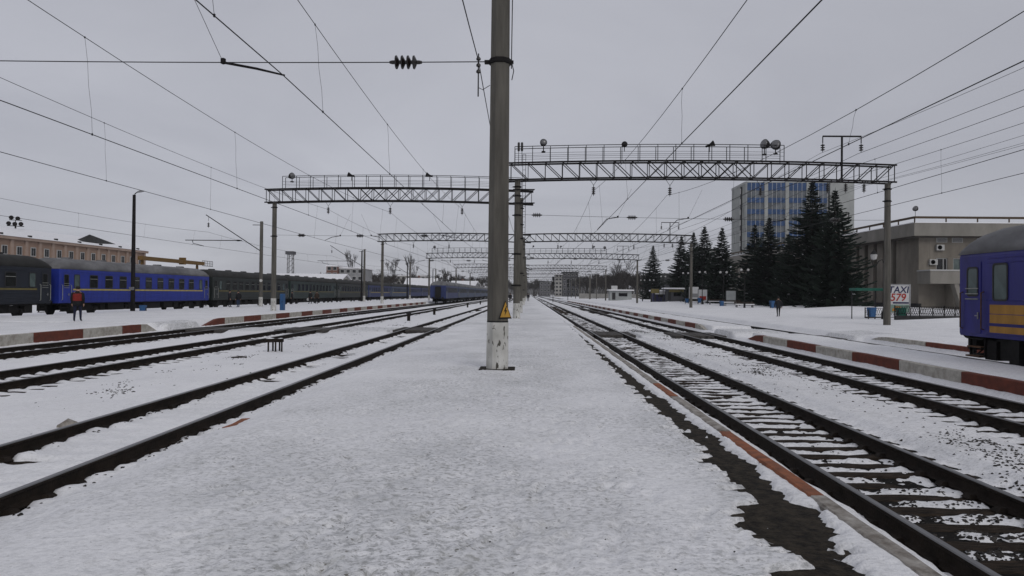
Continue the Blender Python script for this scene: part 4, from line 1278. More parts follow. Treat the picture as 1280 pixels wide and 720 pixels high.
mb.loft([[(-3.95 + i * .02, 8.95 + j * .62, gz(-3.95, 9 + j * .6) + .0 + k) for (i, k) in ((0, -.02), (6, -.02), (6, .028), (0, .02))] for j in (0, .5, 1)])
tag(mb.build('kerb_fragment', M['kerb_orange']), 'worn tan kerb edge peeping from the snow by the near left rail', 'kerb')

# ------------------------------------------------------------------ people
M['skin'] = mat('skin', (.42, .25, .18), .6, var=.15)
M['dark_cloth'] = mat('dark_cloth', (.013, .013, .016), .9, var=.4, scale=20, bump=.3)
M['coat'] = mat('coat', (.02, .02, .024), .9, var=.4, scale=14, bump=.3)
M['red_vest'] = mat('red_vest', (.22, .022, .018), .85, var=.4, scale=14)
M['navy_cloth'] = mat('navy_cloth', (.014, .016, .04), .9, var=.4, scale=14)
M['jeans'] = mat('jeans', (.03, .05, .10), .9, var=.4, scale=14)
M['pale_cloth'] = mat('pale_cloth', (.5, .5, .5), .85, var=.2, scale=14)
M['brown_cloth'] = mat('brown_cloth', (.04, .025, .018), .9, var=.4, scale=14)
def person(label, X, Y, z, rz, h=1.74, coat='coat', trousers='dark_cloth', hat='black', vest=None, stride=.0, arms=.1, bag=None, coat_len=.80):
    t = thing('person', label, 'person', (X, Y, z), rz, 'people at the station')
    k = h / 1.75
    V, E, RAD = [], [], []
    def add(p, rad, par=None):
        V.append((p[0] * k, p[1] * k, p[2] * k)); RAD.append(rad * k)
        if par is not None: E.append((par, len(V) - 1))
        return len(V) - 1
    pel = add((0, 0, .95), .135)
    spi = add((0, -.01, 1.12), .13, pel)
    che = add((0, -.015, 1.33), .145, spi)
    nek = add((0, 0, 1.50), .06, che)
    hd0 = add((0, .015, 1.585), .078, nek)
    hd1 = add((0, .01, 1.67), .088, hd0)
    nose = add((0, .105, 1.625), .016, hd0)
    for s_ in (-1, 1):
        hip = add((s_ * .10, 0, .90), .105, pel)
        st = s_ * stride
        kne = add((s_ * .115, st * .5 + .02, .50), .068, hip)
        ank = add((s_ * .12, st - (.03 if st < 0 else 0), .10 + (.05 if st < -.1 else 0)), .047, kne)
        toe = add((s_ * .14, st + .15, .04 + (.0 if st >= -.1 else .02)), .04, ank)
        sho = add((s_ * .185, -.015, 1.41), .068, che)
        elb = add((s_ * (.25 + arms * .3), -.05 - st * .35, 1.14), .048, sho)
        wri = add((s_ * (.25 + arms * .2), .05 - st * .6, .90), .034, elb)
        pal = add((s_ * (.25 + arms * .2), .065 - st * .62, .83), .036, wri)
        for q, (dx, dl) in enumerate(((-.030, .075), (-.010, .09), (.010, .085), (.030, .065))):
            f1 = add((s_ * (.25 + arms * .2) + s_ * .004, .065 + dx - st * .62, .83 - dl * .55), .0095, pal)
            add((s_ * (.24 + arms * .2), .07 + dx - st * .62, .83 - dl), .0085, f1)
        t1 = add((s_ * (.235 + arms * .2), .115 - st * .62, .815), .011, pal)
        add((s_ * (.23 + arms * .2), .13 - st * .62, .785), .009, t1)
    me = bpy.data.meshes.new('figure'); me.from_pydata(V, E, [])
    tmp = bpy.data.objects.new('figure_tmp', me); COL.objects.link(tmp)
    md = tmp.modifiers.new('Skin', 'SKIN'); md.use_smooth_shade = True
    sv = me.skin_vertices[0].data
    for i, q in enumerate(RAD): sv[i].radius = (q, q); sv[i].use_root = (i == 0)
    sb = tmp.modifiers.new('Sub', 'SUBSURF'); sb.levels = 1; sb.render_levels = 1
    bpy.context.view_layer.update()
    dg = bpy.context.evaluated_depsgraph_get()
    bm_ = bpy.data.meshes.new_from_object(tmp.evaluated_get(dg))
    bpy.data.objects.remove(tmp)
    bm_.materials.clear()
    for m_ in ('skin', trousers, 'black'): bm_.materials.append(M[m_])
    idx = []
    for p in bm_.polygons:
        z_ = p.center.z / k
        idx.append(2 if z_ < .085 else (1 if (z_ < 1.0 and abs(p.center.x) / k < .2) else 0))
    bm_.polygons.foreach_set('material_index', idx)
    bm_.name = 'body'
    put('body', bm_, t)
    # coat: torso shell with sleeves
    mb = MB()
    def ell(a, b_, z_, cy=0, n=14): return [(a * k * math.cos(2 * PI * i / n), (cy + b_ * math.sin(2 * PI * i / n)) * k, z_ * k) for i in range(n)]
    mb.loft([ell(.225, .175 + abs(stride) * .2, coat_len), ell(.215, .165 + abs(stride) * .12, .95), ell(.205, .155, 1.12), ell(.225, .165, 1.32), ell(.215, .14, 1.42), ell(.12, .10, 1.485), ell(.085, .085, 1.535)])
    for s_ in (-1, 1):
        st = s_ * stride
        mb.tube([Vector(p) * k for p in ((s_ * .15, -.015, 1.42), (s_ * .215, -.02, 1.38), (s_ * (.25 + arms * .3), -.05 - st * .35, 1.14), (s_ * (.25 + arms * .2), .045 - st * .58, .905))], [.075 * k, .085 * k, .068 * k, .05 * k], 8)
    mb.build('coat', M[coat], t, smooth=True)
    if vest:
        mb = MB()
        mb.loft([ell(.222, .176, 1.04), ell(.228, .178, 1.15), ell(.238, .182, 1.3), ell(.226, .158, 1.40)], cap=False)
        mb.build('vest', M[vest], t, smooth=True)
    mb = MB()
    mb.lathe([(.100, 1.635), (.112, 1.645), (.112, 1.70), (.095, 1.745), (.05, 1.775), (.01, 1.782)], 14)
    mb.v = [(x * k, (y_ + .008) * k, z_ * k) for x, y_, z_ in mb.v]
    mb.build('hat', M[hat], t, smooth=True)
    mb = MB()
    for s_ in (-1, 1): mb.lathe([(.004, .0), (.010, .004), (.010, .012), (.003, .016)], 6, (s_ * .032 * k, .088 * k, 1.655 * k), 'Y')
    mb.build('eyes', M['black'], t)
    if bag:
        bt = thing('bag', bag[1], 'bag', (X + math.cos(rz) * .36, Y + math.sin(rz) * .36, z + .45), rz)
        mb = MB(); mb.loft([[(-.06, -.16, 0), (.06, -.16, 0), (.06, .16, 0), (-.06, .16, 0)], [(-.09, -.2, .12), (.09, -.2, .12), (.09, .2, .12), (-.09, .2, .12)], [(-.05, -.16, .34), (.05, -.16, .34), (.05, .16, .34), (-.05, .16, .34)]]); mb.build('sack', M[bag[0]], bt)
        mb = MB(); mb.tube([(0, -.1, .34), (0, 0, .45), (0, .1, .34)], .012, 5); mb.build('handle', M['black'], bt)
    return t
person('person in a red backed jacket and dark trousers facing the blue coach', -23.75, 36.2, -.04, R(22), 1.84, 'dark_cloth', 'navy_cloth', 'black', 'red_vest', .09, .06)
person('person in dark coat by the dark green coach, left of the pair', -30.7, 71, -.04, R(-60), 1.75, 'coat', 'dark_cloth', 'black', None, .06)
person('person in dark coat and blue jeans by the dark green coach', -29.8, 71, -.04, R(60), 1.72, 'dark_cloth', 'jeans', 'black', None, .04)
person('person carrying a white bag in front of the dull green coach', -29.9, 95, -.04, R(160), 1.76, 'dark_cloth', 'dark_cloth', 'black', None, .10, bag=('pale_cloth', 'white bag carried in front of the dull green coach'))
person('person in brown coat in front of the dull green coach', -29.05, 95.2, -.04, R(30), 1.74, 'brown_cloth', 'dark_cloth', 'black', None, .04)
person('person in black standing close to the train behind the left gantry pole', -31.9, 93.5, -.04, R(90), 1.7, 'coat', 'dark_cloth', 'black')
person('person in black walking across the snowy station square', 22.3, 62.5, gz(22.3, 62.5), R(-8), 1.76, 'coat', 'dark_cloth', 'black', None, .22)
person('distant person on the middle platform, just right of the poles', .05, 150, 0, R(0), 1.75, 'coat', 'dark_cloth', 'black', None, .12)
person('distant person at the left edge of the middle platform beside the poles', -3.1, 122, -.02, R(0), 1.75, 'coat', 'dark_cloth', 'black', None, .1, bag=('dark_cloth', 'dark bag held by the distant person left of the poles'))

# ------------------------------------------------------------------ station building
M['station'] = mat('station_concrete', (.25, .225, .19), .9, col2=(.14, .125, .105), scale=.35, detail=9, bump=.3, bscale=6, stretch=(1, 1, .5))
M['station_dark'] = mat('station_plinth', (.03, .03, .031), .85, var=.3)
M['station_soffit'] = mat('station_soffit', (.09, .08, .07), .9, var=.3)
M['cornice'] = mat('station_cornice', (.26, .245, .22), .9, col2=(.18, .17, .15), scale=.5, detail=9, stretch=(1, 1, .4))
M['brown_metal'] = mat('brown_metal', (.085, .055, .03), .7, var=.4)
M['bglass'] = mat('building_glass', (.012, .013, .015), .15, var=.4, scale=.5, spec=.4)
M['white_frame'] = mat('white_frame', (.45, .45, .44), .6, var=.2)
SX, SY, SE = 58.7, 106.0, 203.0
st = thing('station_building', 'low concrete station building with heavy cornice behind the spruces', 'building', (SX, SY, -.2))
mb = MB(); mb.box(1.2, 40, 1.2, SE - SY, 0, 11.2); mb.build('core', M['bglass'], st)
mb = MB(); mb.box(0, 1.6, 0, 6.4, 0, 11.0); mb.build('wall', M['station'], st)
yv = 7.6
while yv < SE - SY:
    mb = MB(); mb.bbox(0, 1.5, yv, min(yv + 1.9, SE - SY), .0, 11.0, .04); mb.build('pier', M['station'], st)
    mb = MB(); mb.box(.45, 1.4, yv - 1.18, yv - .02, 0, 1.55); mb.build('parapet_panel', M['station'], st)
    for zz in (4.2, 7.4):
        strut('mullion', (1.1, yv - 1.2, zz), (1.1, yv, zz), .12, M['frame'], st)
    yv += 3.1
mb = MB(); mb.box(-.12, .35, -.12, SE - SY, 0, .95); mb.build('plinth', M['station_dark'], st)
# front wing facing the camera: wall built round its openings
opens = [(2.6, 4.3, 5.85, 7.8), (5.1, 6.9, 5.85, 7.8), (8.6, 10.4, 5.85, 7.8), (12.0, 13.8, 5.85, 7.8), (15.5, 17.3, 5.85, 7.8), (19, 20.8, 5.85, 7.8), (1.9 + 3.2, 8.6, .0, 3.4)]
xs_ = sorted({1.62, 32.0} | {v for o_ in opens[:6] for v in o_[:2]})
mb = MB()
for a, b_ in zip(xs_[:-1], xs_[1:]):
    ow = [o_ for o_ in opens[:6] if o_[0] <= a + 1e-6 and o_[1] >= b_ - 1e-6]
    if ow: mb.box(a, b_, 0, 1.0, 0, 5.85); mb.box(a, b_, 0, 1.0, 7.8, 11.0)
    else: mb.box(a, b_, 0, 1.0, 0, 11.0)
mb.build('front_wall', M['station'], st)
for (a, b_, z0, z1) in opens[:6]:
    mb = MB()
    for q in ((a, a + .12, z0, z1), (b_ - .12, b_, z0, z1), (a + .12, b_ - .12, z0, z0 + .12), (a + .12, b_ - .12, z1 - .12, z1), ((a + b_) / 2 + .2, (a + b_) / 2 + .3, z0 + .12, z1 - .12)):
        mb.box(q[0], q[1], .12, .22, q[2], q[3])
    w_ = mb.build('window', M['white_frame'], st)
    mb = MB(); mb.box(a + .05, b_ - .05, .24, .26, z0, z1); mb.build('pane', M['glass_pale' if a > 5 else 'bglass'], w_)
    mb = MB(); mb.box(a - .1, b_ + .1, -.15, .1, z0 - .1, z0 - .002); mb.build('sill', M['cornice'], w_)
for a in (2.6, 4.9, 8.6, 12.0, 15.5, 19):
    g_ = MB(); g_.box(a, a + 1.6, -.05, -.002, 10.15, 10.85); gr_ = g_.build('vent_grille', M['white_frame'], st)
    for k in range(4):
        g_ = MB(); g_.box(a + .1, a + 1.5, -.08, -.052, 10.22 + k * .15, 10.29 + k * .15); g_.build('slat', M['frame'], gr_)
for (a, z0) in ((2.45, 8.95), (1.45, 6.75)):
    g_ = MB(); g_.bbox(a, a + 1.15, -.42, -.02, z0, z0 + .85, .03); u_ = g_.build('air_conditioner', M['white_frame'], st)
    g_ = MB(); g_.lathe([(.02, -.0), (.30, -.0), (.33, -.02), (.33, .0)], 16, (a + .45, -.43, z0 + .43), 'Y'); g_.build('fan_grille', M['frame'], u_)
# cornice with overhang
mb = MB()
prof = [(-1.5, 11.0), (0, 10.8), (40, 10.8), (40, 12.9), (-1.6, 12.9)]
mb.box(-1.5, 40, -1.5, SE - SY + 1.5, 11.02, 12.95); mb.build('cornice', M['cornice'], st)
mb = MB(); mb.box(-1.3, 40, -1.3, SE - SY + 1.2, 10.86, 11.0); mb.build('soffit', M['station_soffit'], st)
for (p, q) in (((-1.4, -1.4), (40, -1.4)), ((-1.4, -1.4), (-1.4, SE - SY + 1.4))):
    L = (Vector(q) - Vector(p)).length; n = int(L / 4.4)
    for k in range(n + 1):
        v = Vector(p).lerp(Vector(q), k / n)
        strut('railing_post', (v.x, v.y, 12.9), (v.x, v.y, 13.7), .14, M['brown_metal'], st)
    strut('railing_beam', (*p, 13.75), (*q, 13.75), .22, M['brown_metal'], st, .32)
    strut('snow_strip', (*p, 12.99), (*q, 12.99), .3, M['snow_plain'], st, .12)
# canopy over the side entrance
mb = MB(); mb.box(-.2, 32, -3.4, -.01, 3.9, 5.75); mb.build('canopy', M['cornice'], st)
mb = MB(); mb.box(-.3, 32, -3.5, .0, 5.76, 5.95); mb.build('canopy_coping', M['white_frame'], st)
mb = MB(); mb.box(3.9, 32, -2.2, -.02, 0, 3.88); mb.build('entrance_wall', M['station'], st)
mb = MB(); mb.loft([[(4.4, -3.3, 0), (5.2, -3.3, 0), (5.2, -2.25, 0), (4.4, -2.25, 0)], [(3.3, -3.3, 3.9), (3.9, -3.3, 3.9), (3.9, -2.25, 3.9), (3.3, -2.25, 3.9)]]); mb.build('raking_column', M['cornice'], st)
searchlight((SX - 1.2, SY - 1.2, 13.75), 'floodlight on the roof corner of the station building', .42, R(-60), -20, .8)

# ------------------------------------------------------------------ office tower behind the station
M['tower_wall'] = mat('tower_wall', (.38, .395, .385), .9, col2=(.30, .31, .305), scale=.3, detail=8)
M['tower_side'] = mat('tower_side', (.33, .34, .325), .9, col2=(.25, .26, .25), scale=.3, detail=8)
M['spandrel'] = mat('blue_spandrel', (.022, .07, .19), .5, var=.35, scale=.4)
M['tower_glass'] = mat('tower_glass', (.17, .19, .21), .15, col2=(.06, .07, .08), scale=.25, spec=.5, detail=3)
M['white_board'] = mat('white_board', (.55, .55, .55), .6, var=.15, scale=2)
TX, TY = 65.2, 210.0
tw = thing('office_tower', 'tall office tower with blue panels and white mullions behind the spruces', 'building', (TX, TY, -.2))
HT = 36.2
mb = MB(); mb.box(0, 32, 1.0, 15, 0, HT - .6); mb.build('core', M['tower_side'], tw)
mb = MB(); mb.box(24.9, 32, 0, 1.0, 0, HT); mb.build('blank_wall', M['tower_wall'], tw)
mb = MB(); mb.box(-.1, 32.1, 1.0, 15.1, HT - .6, HT + .1); mb.build('roof_slab', M['tower_wall'], tw)
mb = MB(); mb.box(-.35, -.002, 4.2, 5.0, 0, HT - 1); mb.build('side_slot', M['frame'], tw)
for k in range(11):
    mb = MB(); mb.box(-.45, -.36, 4.1, 5.1, 1 + k * 3.2, 2.6 + k * 3.2); mb.build('side_window', M['white_frame'], tw)
for g_i in range(4):
    gx = .15 + g_i * 6.22
    mb = MB(); mb.box(gx - .15 if g_i == 0 else gx - 1.0, gx, -.25, 1.0, 0, HT); mb.build('pier', M['tower_wall'], tw)
    for f_i in range(11):
        z0 = HT - .4 - f_i * 3.45
        hs = 2.3 if f_i == 0 else 1.45
        ztop = z0 if f_i == 0 else z0 - 1.05
        if ztop - 3.2 < 1: break
        mb = MB(); mb.box(gx, gx + 5.2, -.04, .6, ztop - hs, ztop); mb.build('spandrel_panel', M['spandrel'], tw)
        zt_ = ztop - hs; zb_ = z0 - 3.45 - 1.05
        for c_i in range(4):
            a = gx + c_i * 1.3
            mb = MB(); mb.box(a + .07, a + 1.23, .10, .6, zb_, zt_); mb.build('pane', M['tower_glass'], tw)
    for c_i in range(5):
        a = gx + c_i * 1.3
        mb = MB(); mb.box(a - .045, a + .045, -.07, .25, 2, HT - .3); mb.build('mullion', M['white_board'], tw)
# framed emblem on the blank wall
em = thing('wall_emblem', 'black framed square emblem on the blank wall of the tower', 'sign', (TX + 28.6, TY - .02, 25.6))
mb = MB(); mb.box(-1.9, 1.9, -.12, 0, -1.3, 1.3); mb.build('backing', M['black'], em)
mb = MB(); mb.box(-1.55, 1.55, -.16, -.125, -1.0, 1.0); mb.build('field', M['white_frame'], em)
mb = MB(); mb.loft([[(-.9, -.2, -.8), (-.2, -.2, -.8), (.9, -.2, .8), (.2, -.2, .8)], [(-.9, -.165, -.8), (-.2, -.165, -.8), (.9, -.165, .8), (.2, -.165, .8)]]); mb.box(.2, 1.2, -.2, -.165, -.8, -.3); mb.box(-1.2, -.5, -.2, -.165, .2, .8); mb.build('mark', M['black'], em)

# ------------------------------------------------------------------ long peach building on the far left
M['peach'] = mat('peach_plaster', (.31, .215, .165), .9, col2=(.24, .165, .125), scale=.4, detail=8)
M['peach_pale'] = mat('peach_trim', (.36, .27, .22), .9, var=.2, scale=.5)
PX, PY0, PY1 = -80.0, 84.0, 143.5
pb = thing('long_building', 'long peach plastered building with snowy roof behind the train', 'building', (PX, PY0, -.3))
L = PY1 - PY0
mb = MB(); mb.box(-14, 0, 0, L, 0, 9.6); mb.build('wall', M['peach'], pb)
mb = MB(); mb.box(-14.5, .5, -.4, L + .4, 9.62, 10.05); mb.build('eave', M['peach_pale'], pb)
mb = MB(); mb.loft([[(.6, y_, 10.06), (-7, y_, 12.2), (-14.6, y_, 10.06)] for y_ in (-.5, L + .5)]); mb.build('roof', M['snow_plain'], pb)
mb = MB(); mb.loft([[(-1.5, 41, 10.4), (-3.2, 41, 10.6), (-6, 41, 10.6)], [(-1.4, 46, 10.5), (-3.2, 46, 12.4), (-6, 46, 10.6)], [(-1.0, 58, 10.3), (-3.2, 58, 10.6), (-6, 58, 10.6)]]); mb.build('dark_roof_sheet', M['roof_dark'], pb)
yv = 1.2
k = 0
while yv < L - 1.5:
    for z0 in (7.2, 3.6):
        mb = MB(); mb.box(.0, .10, yv, yv + 1.15, z0, z0 + 1.45); w_ = mb.build('window', M['white_frame'], pb)
        for q in (0, 1):
            mb = MB(); mb.box(.101, .115, yv + .1 + q * .5, yv + .53 + q * .5, z0 + .12, z0 + 1.33); mb.build('pane', M['bglass'], w_)
    mb = MB(); mb.box(0, .22, yv + 1.75, yv + 2.35, 0, 9.6); mb.build('pilaster', M['peach_pale'], pb)
    if k % 2 == 0:
        mb = MB(); mb.box(-.5, -.1, yv, yv + .5, 10.1, 10.55); mb.build('snow_guard', M['roof_dark'], pb)
    yv += 3.1; k += 1
# floodlight mast above it
t = thing('floodlight_mast', 'mast with a cluster of round floodlights above the peach building', 'mast', (-87, 116, -.3), R(40))
mb = MB(); mb.tube([(0, 0, 0), (0, 0, 13.2)], [.22, .12], 8); mb.build('mast', M['steel'], t)
mb = MB(); mb.beam((-1.2, 0, 12.6), (1.2, 0, 12.6), .12); mb.beam((-.9, 0, 13.6), (.9, 0, 13.6), .1); mb.beam((0, 0, 12.6), (0, 0, 13.6), .1); mb.build('rack', M['steel'], t)
for x_, z_ in ((-.95, 13.0), (-.1, 12.95), (.75, 13.0), (-.6, 14.0), (.3, 13.9)):
    mb = MB(); mb.lathe([(.08, .35), (.25, .25), (.36, 0), (.36, -.05), (.30, -.06)], 12, (x_, 0, z_), 'Y'); mb.build('floodlight', M['steel'], t, smooth=True)
# yellow gantry crane
M['crane_yellow'] = mat('crane_yellow', (.17, .095, .022), .7, var=.4)
t = thing('gantry_crane', 'dull yellow overhead crane beam behind the blue coach', 'crane', (-70, 124, -.3), group=None)
mb = MB(); mb.box(-.5, .5, 0, 24, 7.4, 8.1); mb.build('girder', M['crane_yellow'], t)
for y_ in (1.0, 22):
    mb = MB(); mb.beam((-.3, y_ - .8, 0), (-.2, y_, 7.4), .35); mb.beam((-.3, y_ + .8, 0), (-.2, y_, 7.4), .35); mb.build('leg', M['crane_yellow'], t)
mb = MB()
for k in range(7): mb.beam((0, 24 + k * .8, 7.3), (0, 24 + k * .8, 8.4), .07)
mb.beam((0, 24, 8.4), (0, 28.8, 8.4), .08); mb.beam((0, 24, 7.3), (0, 28.8, 7.3), .1); mb.beam((0, 24, 7.85), (0, 28.8, 7.85), .05); mb.build('walkway', M['steel'], t)
mb = MB(); mb.bbox(-.6, .6, 15, 15.7, 7.2, 8.6, .05); mb.build('trolley', M['crane_yellow'], t)

# ------------------------------------------------------------------ far houses
M['brick_far'] = mat('brick_far', (.17, .085, .065), .9, var=.3, scale=.4)
M['panel_grey'] = mat('panel_grey', (.25, .25, .255), .9, var=.25, scale=.3)
M['panel_dark'] = mat('panel_dark', (.10, .10, .11), .9, var=.3, scale=.3)
M['panel_cream'] = mat('panel_cream', (.34, .33, .31), .9, var=.25, scale=.3)
def block(label, x0, x1, y0, y1, h, wall, floors, cols_, roof='snow_plain', z0=-.3, face_side=0):
    t = thing('apartment_block', label, 'building', (x0, y0, z0), group='distant apartment blocks')
    mb = MB(); mb.box(0, x1 - x0, 0, y1 - y0, 0, h); mb.build('wall', M[wall], t)
    mb = MB(); mb.box(-.3, x1 - x0 + .3, -.3, y1 - y0 + .3, h + .002, h + .5); mb.build('roof', M[roof], t)
    W = x1 - x0
    for f_ in range(floors):
        for c_ in range(cols_):
            cx_ = W * (c_ + .5) / cols_; zz = h * (f_ + .35) / floors
            mb = MB(); mb.box(cx_ - .9, cx_ + .9, -.06, -.002, zz, zz + 1.6); w_ = mb.build('window', M['white_frame'], t)
            mb = MB(); mb.box(cx_ - .75, cx_ + .75, -.08, -.062, zz + .15, zz + 1.45); mb.build('pane', M['bglass'], w_)
    if face_side:
        xx = 0 if face_side < 0 else W
        nc = int((y1 - y0) / 4)
        for f_ in range(floors):
            for c_ in range(nc):
                cy = (y1 - y0) * (c_ + .5) / nc; zz = h * (f_ + .35) / floors
                mb = MB(); s_ = face_side; mb.box(min(xx + s_ * .002, xx + s_ * .06), max(xx + s_ * .002, xx + s_ * .06), cy - .9, cy + .9, zz, zz + 1.6); mb.build('window', M['bglass'], t)
    return t
block('brown brick apartment block far behind the green coaches', -87.5, -82.6, 300, 316, 13.0, 'brick_far', 5, 2)
block('grey apartment block beside the far brown brick block', -82.4, -72, 302, 320, 12.2, 'panel_grey', 4, 4)
block('pale far apartment block left of the bare poplar', -80, -62, 420, 436, 12, 'panel_cream', 4, 6)
block('dark grey apartment block at the end of the right tracks', 24.9, 36, 500, 520, 17.5, 'panel_dark', 5, 4, 'roof_dark')
block('cream apartment block beside the dark block at the end of the right tracks', 19.5, 24.5, 500, 518, 16.0, 'panel_cream', 6, 2, face_side=-1)
block('dim low block between the far trees at the track end', 9.5, 18, 560, 572, 11.5, 'panel_dark', 4, 3, 'roof_dark')
block('grey block glimpsed left of the office tower', 66, 72, 262, 280, 19, 'panel_grey', 6, 3, 'roof_dark')
def house(label, x, y_, w, d, h, rh, wall, roof, z0=-.3, rz=0, chim=True):
    t = thing('house', label, 'house', (x, y_, z0), rz, 'low houses in the background')
    mb = MB(); mb.loft([[(-w / 2, -d / 2, 0), (w / 2, -d / 2, 0), (w / 2, -d / 2, h), (0, -d / 2, h + rh), (-w / 2, -d / 2, h)], [(-w / 2, d / 2, 0), (w / 2, d / 2, 0), (w / 2, d / 2, h), (0, d / 2, h + rh), (-w / 2, d / 2, h)]]); mb.build('wall', M[wall], t)
    mb = MB()
    for s_ in (-1, 1):
        a = (s_ * (w / 2 + .5), h - .5 * rh / (w / 2) + .05); b_ = (0, h + rh + .05)
        mb.loft([[(a[0], yy, a[1]), (b_[0], yy, b_[1]), (b_[0], yy, b_[1] + .25), (a[0], yy, a[1] + .25)] for yy in (-d / 2 - .5, d / 2 + .5)])
    rf = mb.build('roof', M[roof], t)
    if chim: mb = MB(); mb.box(.6, 1.3, 1, 1.7, h, h + rh + 1.2); mb.build('chimney', M['brick_far'], rf)
    for q in (-.28, .28):
        mb = MB(); mb.box(q * w - .6, q * w + .6, -d / 2 - .06, -d / 2 - .002, h * .35, h * .35 + 1.4); mb.build('window', M['bglass'], t)
    mb = MB(); mb.box(-w * .05, w * .08, -d / 2 - .05, -d / 2 - .003, 0, 2.1); mb.build('door', M['frame'], t)
house('low hall with snow covered roof behind the dull green coach', -66, 205, 16, 24, 4.6, 2.4, 'panel_cream', 'snow_plain', rz=R(90), chim=False)
house('house with snowy roof behind the middle train', -40, 262, 12, 11, 4.6, 2.6, 'panel_cream', 'snow_plain', rz=R(90))
house('second snowy roofed house behind the middle train', -30, 330, 14, 12, 4.5, 3, 'panel_grey', 'snow_plain', rz=R(80))
house('tiny snowy house near the far gantries on the left', -22.5, 420, 16, 12, 4.5, 3, 'brick_far', 'snow_plain', rz=R(95))
house('brown roofed house behind the spruces on the right', 64, 300, 18, 16, 6.5, 4.5, 'panel_dark', 'roof_dark', rz=R(90), chim=False)
# smoke-stack / lattice mast far left
t = thing('lattice_crane', 'short pale lattice crane tower behind the dark green coach', 'crane', (-75, 218, -.3))
for a, b_ in ((-.9, -.9), (.9, -.9), (.9, .9), (-.9, .9)):
    mb = MB(); mb.beam((a, b_, 0), (a * .75, b_ * .75, 13.8), .22); mb.build('leg', M['panel_grey'], t)
mb = MB()
for k in range(9):
    mb.beam((-.9, -.9, k * 1.5), (.85, -.85, k * 1.5 + 1.5), .14); mb.beam((.9, -.9, k * 1.5), (.85, .85, k * 1.5 + 1.5), .14)
mb.build('lacing', M['panel_grey'], t)
mb = MB(); mb.bbox(-1.3, 1.3, -1.3, 1.3, 13.6, 14.6, .1); mb.build('cabin', M['panel_dark'], t)

# ------------------------------------------------------------------ square: lamps, hoardings, benches, bins
M['pale_board'] = mat('pale_board', (.36, .38, .38), .6, var=.25, scale=.8)
M['print_red'] = mat('print_red', (.35, .03, .02), .6, var=.2)
M['print_navy'] = mat('print_navy', (.015, .015, .07), .6, var=.2)
M['print_green'] = mat('print_green', (.22, .32, .27), .6, var=.4, scale=3)
M['print_orange'] = mat('print_orange', (.5, .22, .03), .6, var=.3)
M['green_paint'] = mat('green_paint', (.008, .10, .07), .6, var=.3)
M['bin_blue'] = mat('bin_blue', (.03, .10, .24), .6, var=.3)
M['lamp_glass'] = mat('lamp_glass', (.42, .42, .41), .25, var=.1)
def text_mesh(s, size, mk, ext=.01, shear=0.0):
    cu = bpy.data.curves.new('lettering', 'FONT')
    cu.body = s; cu.size = size; cu.extrude = ext; cu.align_x = 'LEFT'; cu.shear = shear; cu.offset = size * .018
    tmp = bpy.data.objects.new('lettering_tmp', cu); COL.objects.link(tmp)
    bpy.context.view_layer.update()
    me = bpy.data.meshes.new_from_object(tmp.evaluated_get(bpy.context.evaluated_depsgraph_get()))
    bpy.data.objects.remove(tmp)
    me.materials.clear(); me.materials.append(M[mk])
    return me
BX, BY = 29.45, 56.0
bz = gz(BX, BY)
t = thing('advert_hoarding', 'white taxi advertising board behind the right gantry pole', 'billboard', (BX, BY, bz))
mb = MB(); mb.box(-.86, .86, 0, .08, .55, 2.75); mb.build('panel', M['white_board'], t)
for q in ((-.93, -.86, .48, 2.82), (.86, .93, .48, 2.82), (-.86, .86, .48, .55), (-.86, .86, 2.75, 2.82)):
    mb = MB(); mb.box(q[0], q[1], -.04, .12, q[2], q[3]); mb.build('frame', M['galv'], t)
for x_ in (-.7, .7):
    strut('post', (x_, .16, -.3), (x_, .16, 2.6), .09, M['steel'], t)
o = put('lettering', text_mesh('TAXI', .74, 'print_navy', .004, .15), t, (-.84, -.012, 2.13), (R(90), 0, 0)); o.scale = (.98, 1, 1)
o = put('lettering', text_mesh('579', .82, 'print_red', .004, .15), t, (-.68, -.012, 1.50), (R(90), 0, 0)); o.scale = (1.0, 1, 1)
mb = MB(); mb.box(-.45, .80, -.012, -.002, 1.27, 1.40); mb.build('print_bar', M['print_navy'], t)
mb = MB(); mb.box(-.83, .83, -.010, -.002, .58, 1.2); mb.build('picture', M['print_green'], t)
mb = MB(); mb.loft([[(-.5, yy, .68), (.5, yy, .68), (.52, yy, .85), (.25, yy, .92), (.08, yy, 1.08), (-.22, yy, 1.08), (-.36, yy, .92), (-.52, yy, .86)] for yy in (-.011, -.017)]); mb.build('printed_car', M['print_orange'], t)
# green shelter roof beside it
t = thing('shelter', 'small shelter with flat green roof left of the gantry pole at right', 'shelter', (27.6, 57.5, bz))
mb = MB(); mb.bbox(-1.1, 1.1, -.6, .6, 2.28, 2.5, .03); mb.build('roof', M['green_paint'], t)
for x_ in (-.95, .95): strut('post', (x_, .4, -.3), (x_, .4, 2.3), .06, M['frame'], t)
def bin_(label, x, y_, mk, w=.42, h=.75):
    t = thing('litter_bin', label, 'bin', (x, y_, gz(x, y_)), R(10), 'litter bins')
    mb = MB(); mb.loft([[(-w * .4, -w * .4, .12), (w * .4, -w * .4, .12), (w * .4, w * .4, .12), (-w * .4, w * .4, .12)], [(-w * .5, -w * .5, h), (w * .5, -w * .5, h), (w * .5, w * .5, h), (-w * .5, w * .5, h)], [(-w * .42, -w * .42, h - .02), (w * .42, -w * .42, h - .02), (w * .42, w * .42, h - .02), (-w * .42, w * .42, h - .02)]]); mb.build('body', M[mk], t)
    for s_ in (-1, 1): strut('leg', (s_ * w * .55, 0, -.15), (s_ * w * .55, 0, h * .8), .05, M['frame'], t)
bin_('blue litter bin at the end of the low fence', 26.6, 54.5, 'bin_blue', .5, .85)
bin_('green litter bin under the taxi advertising board', 28.9, 54.6, 'green_paint', .55, .9)
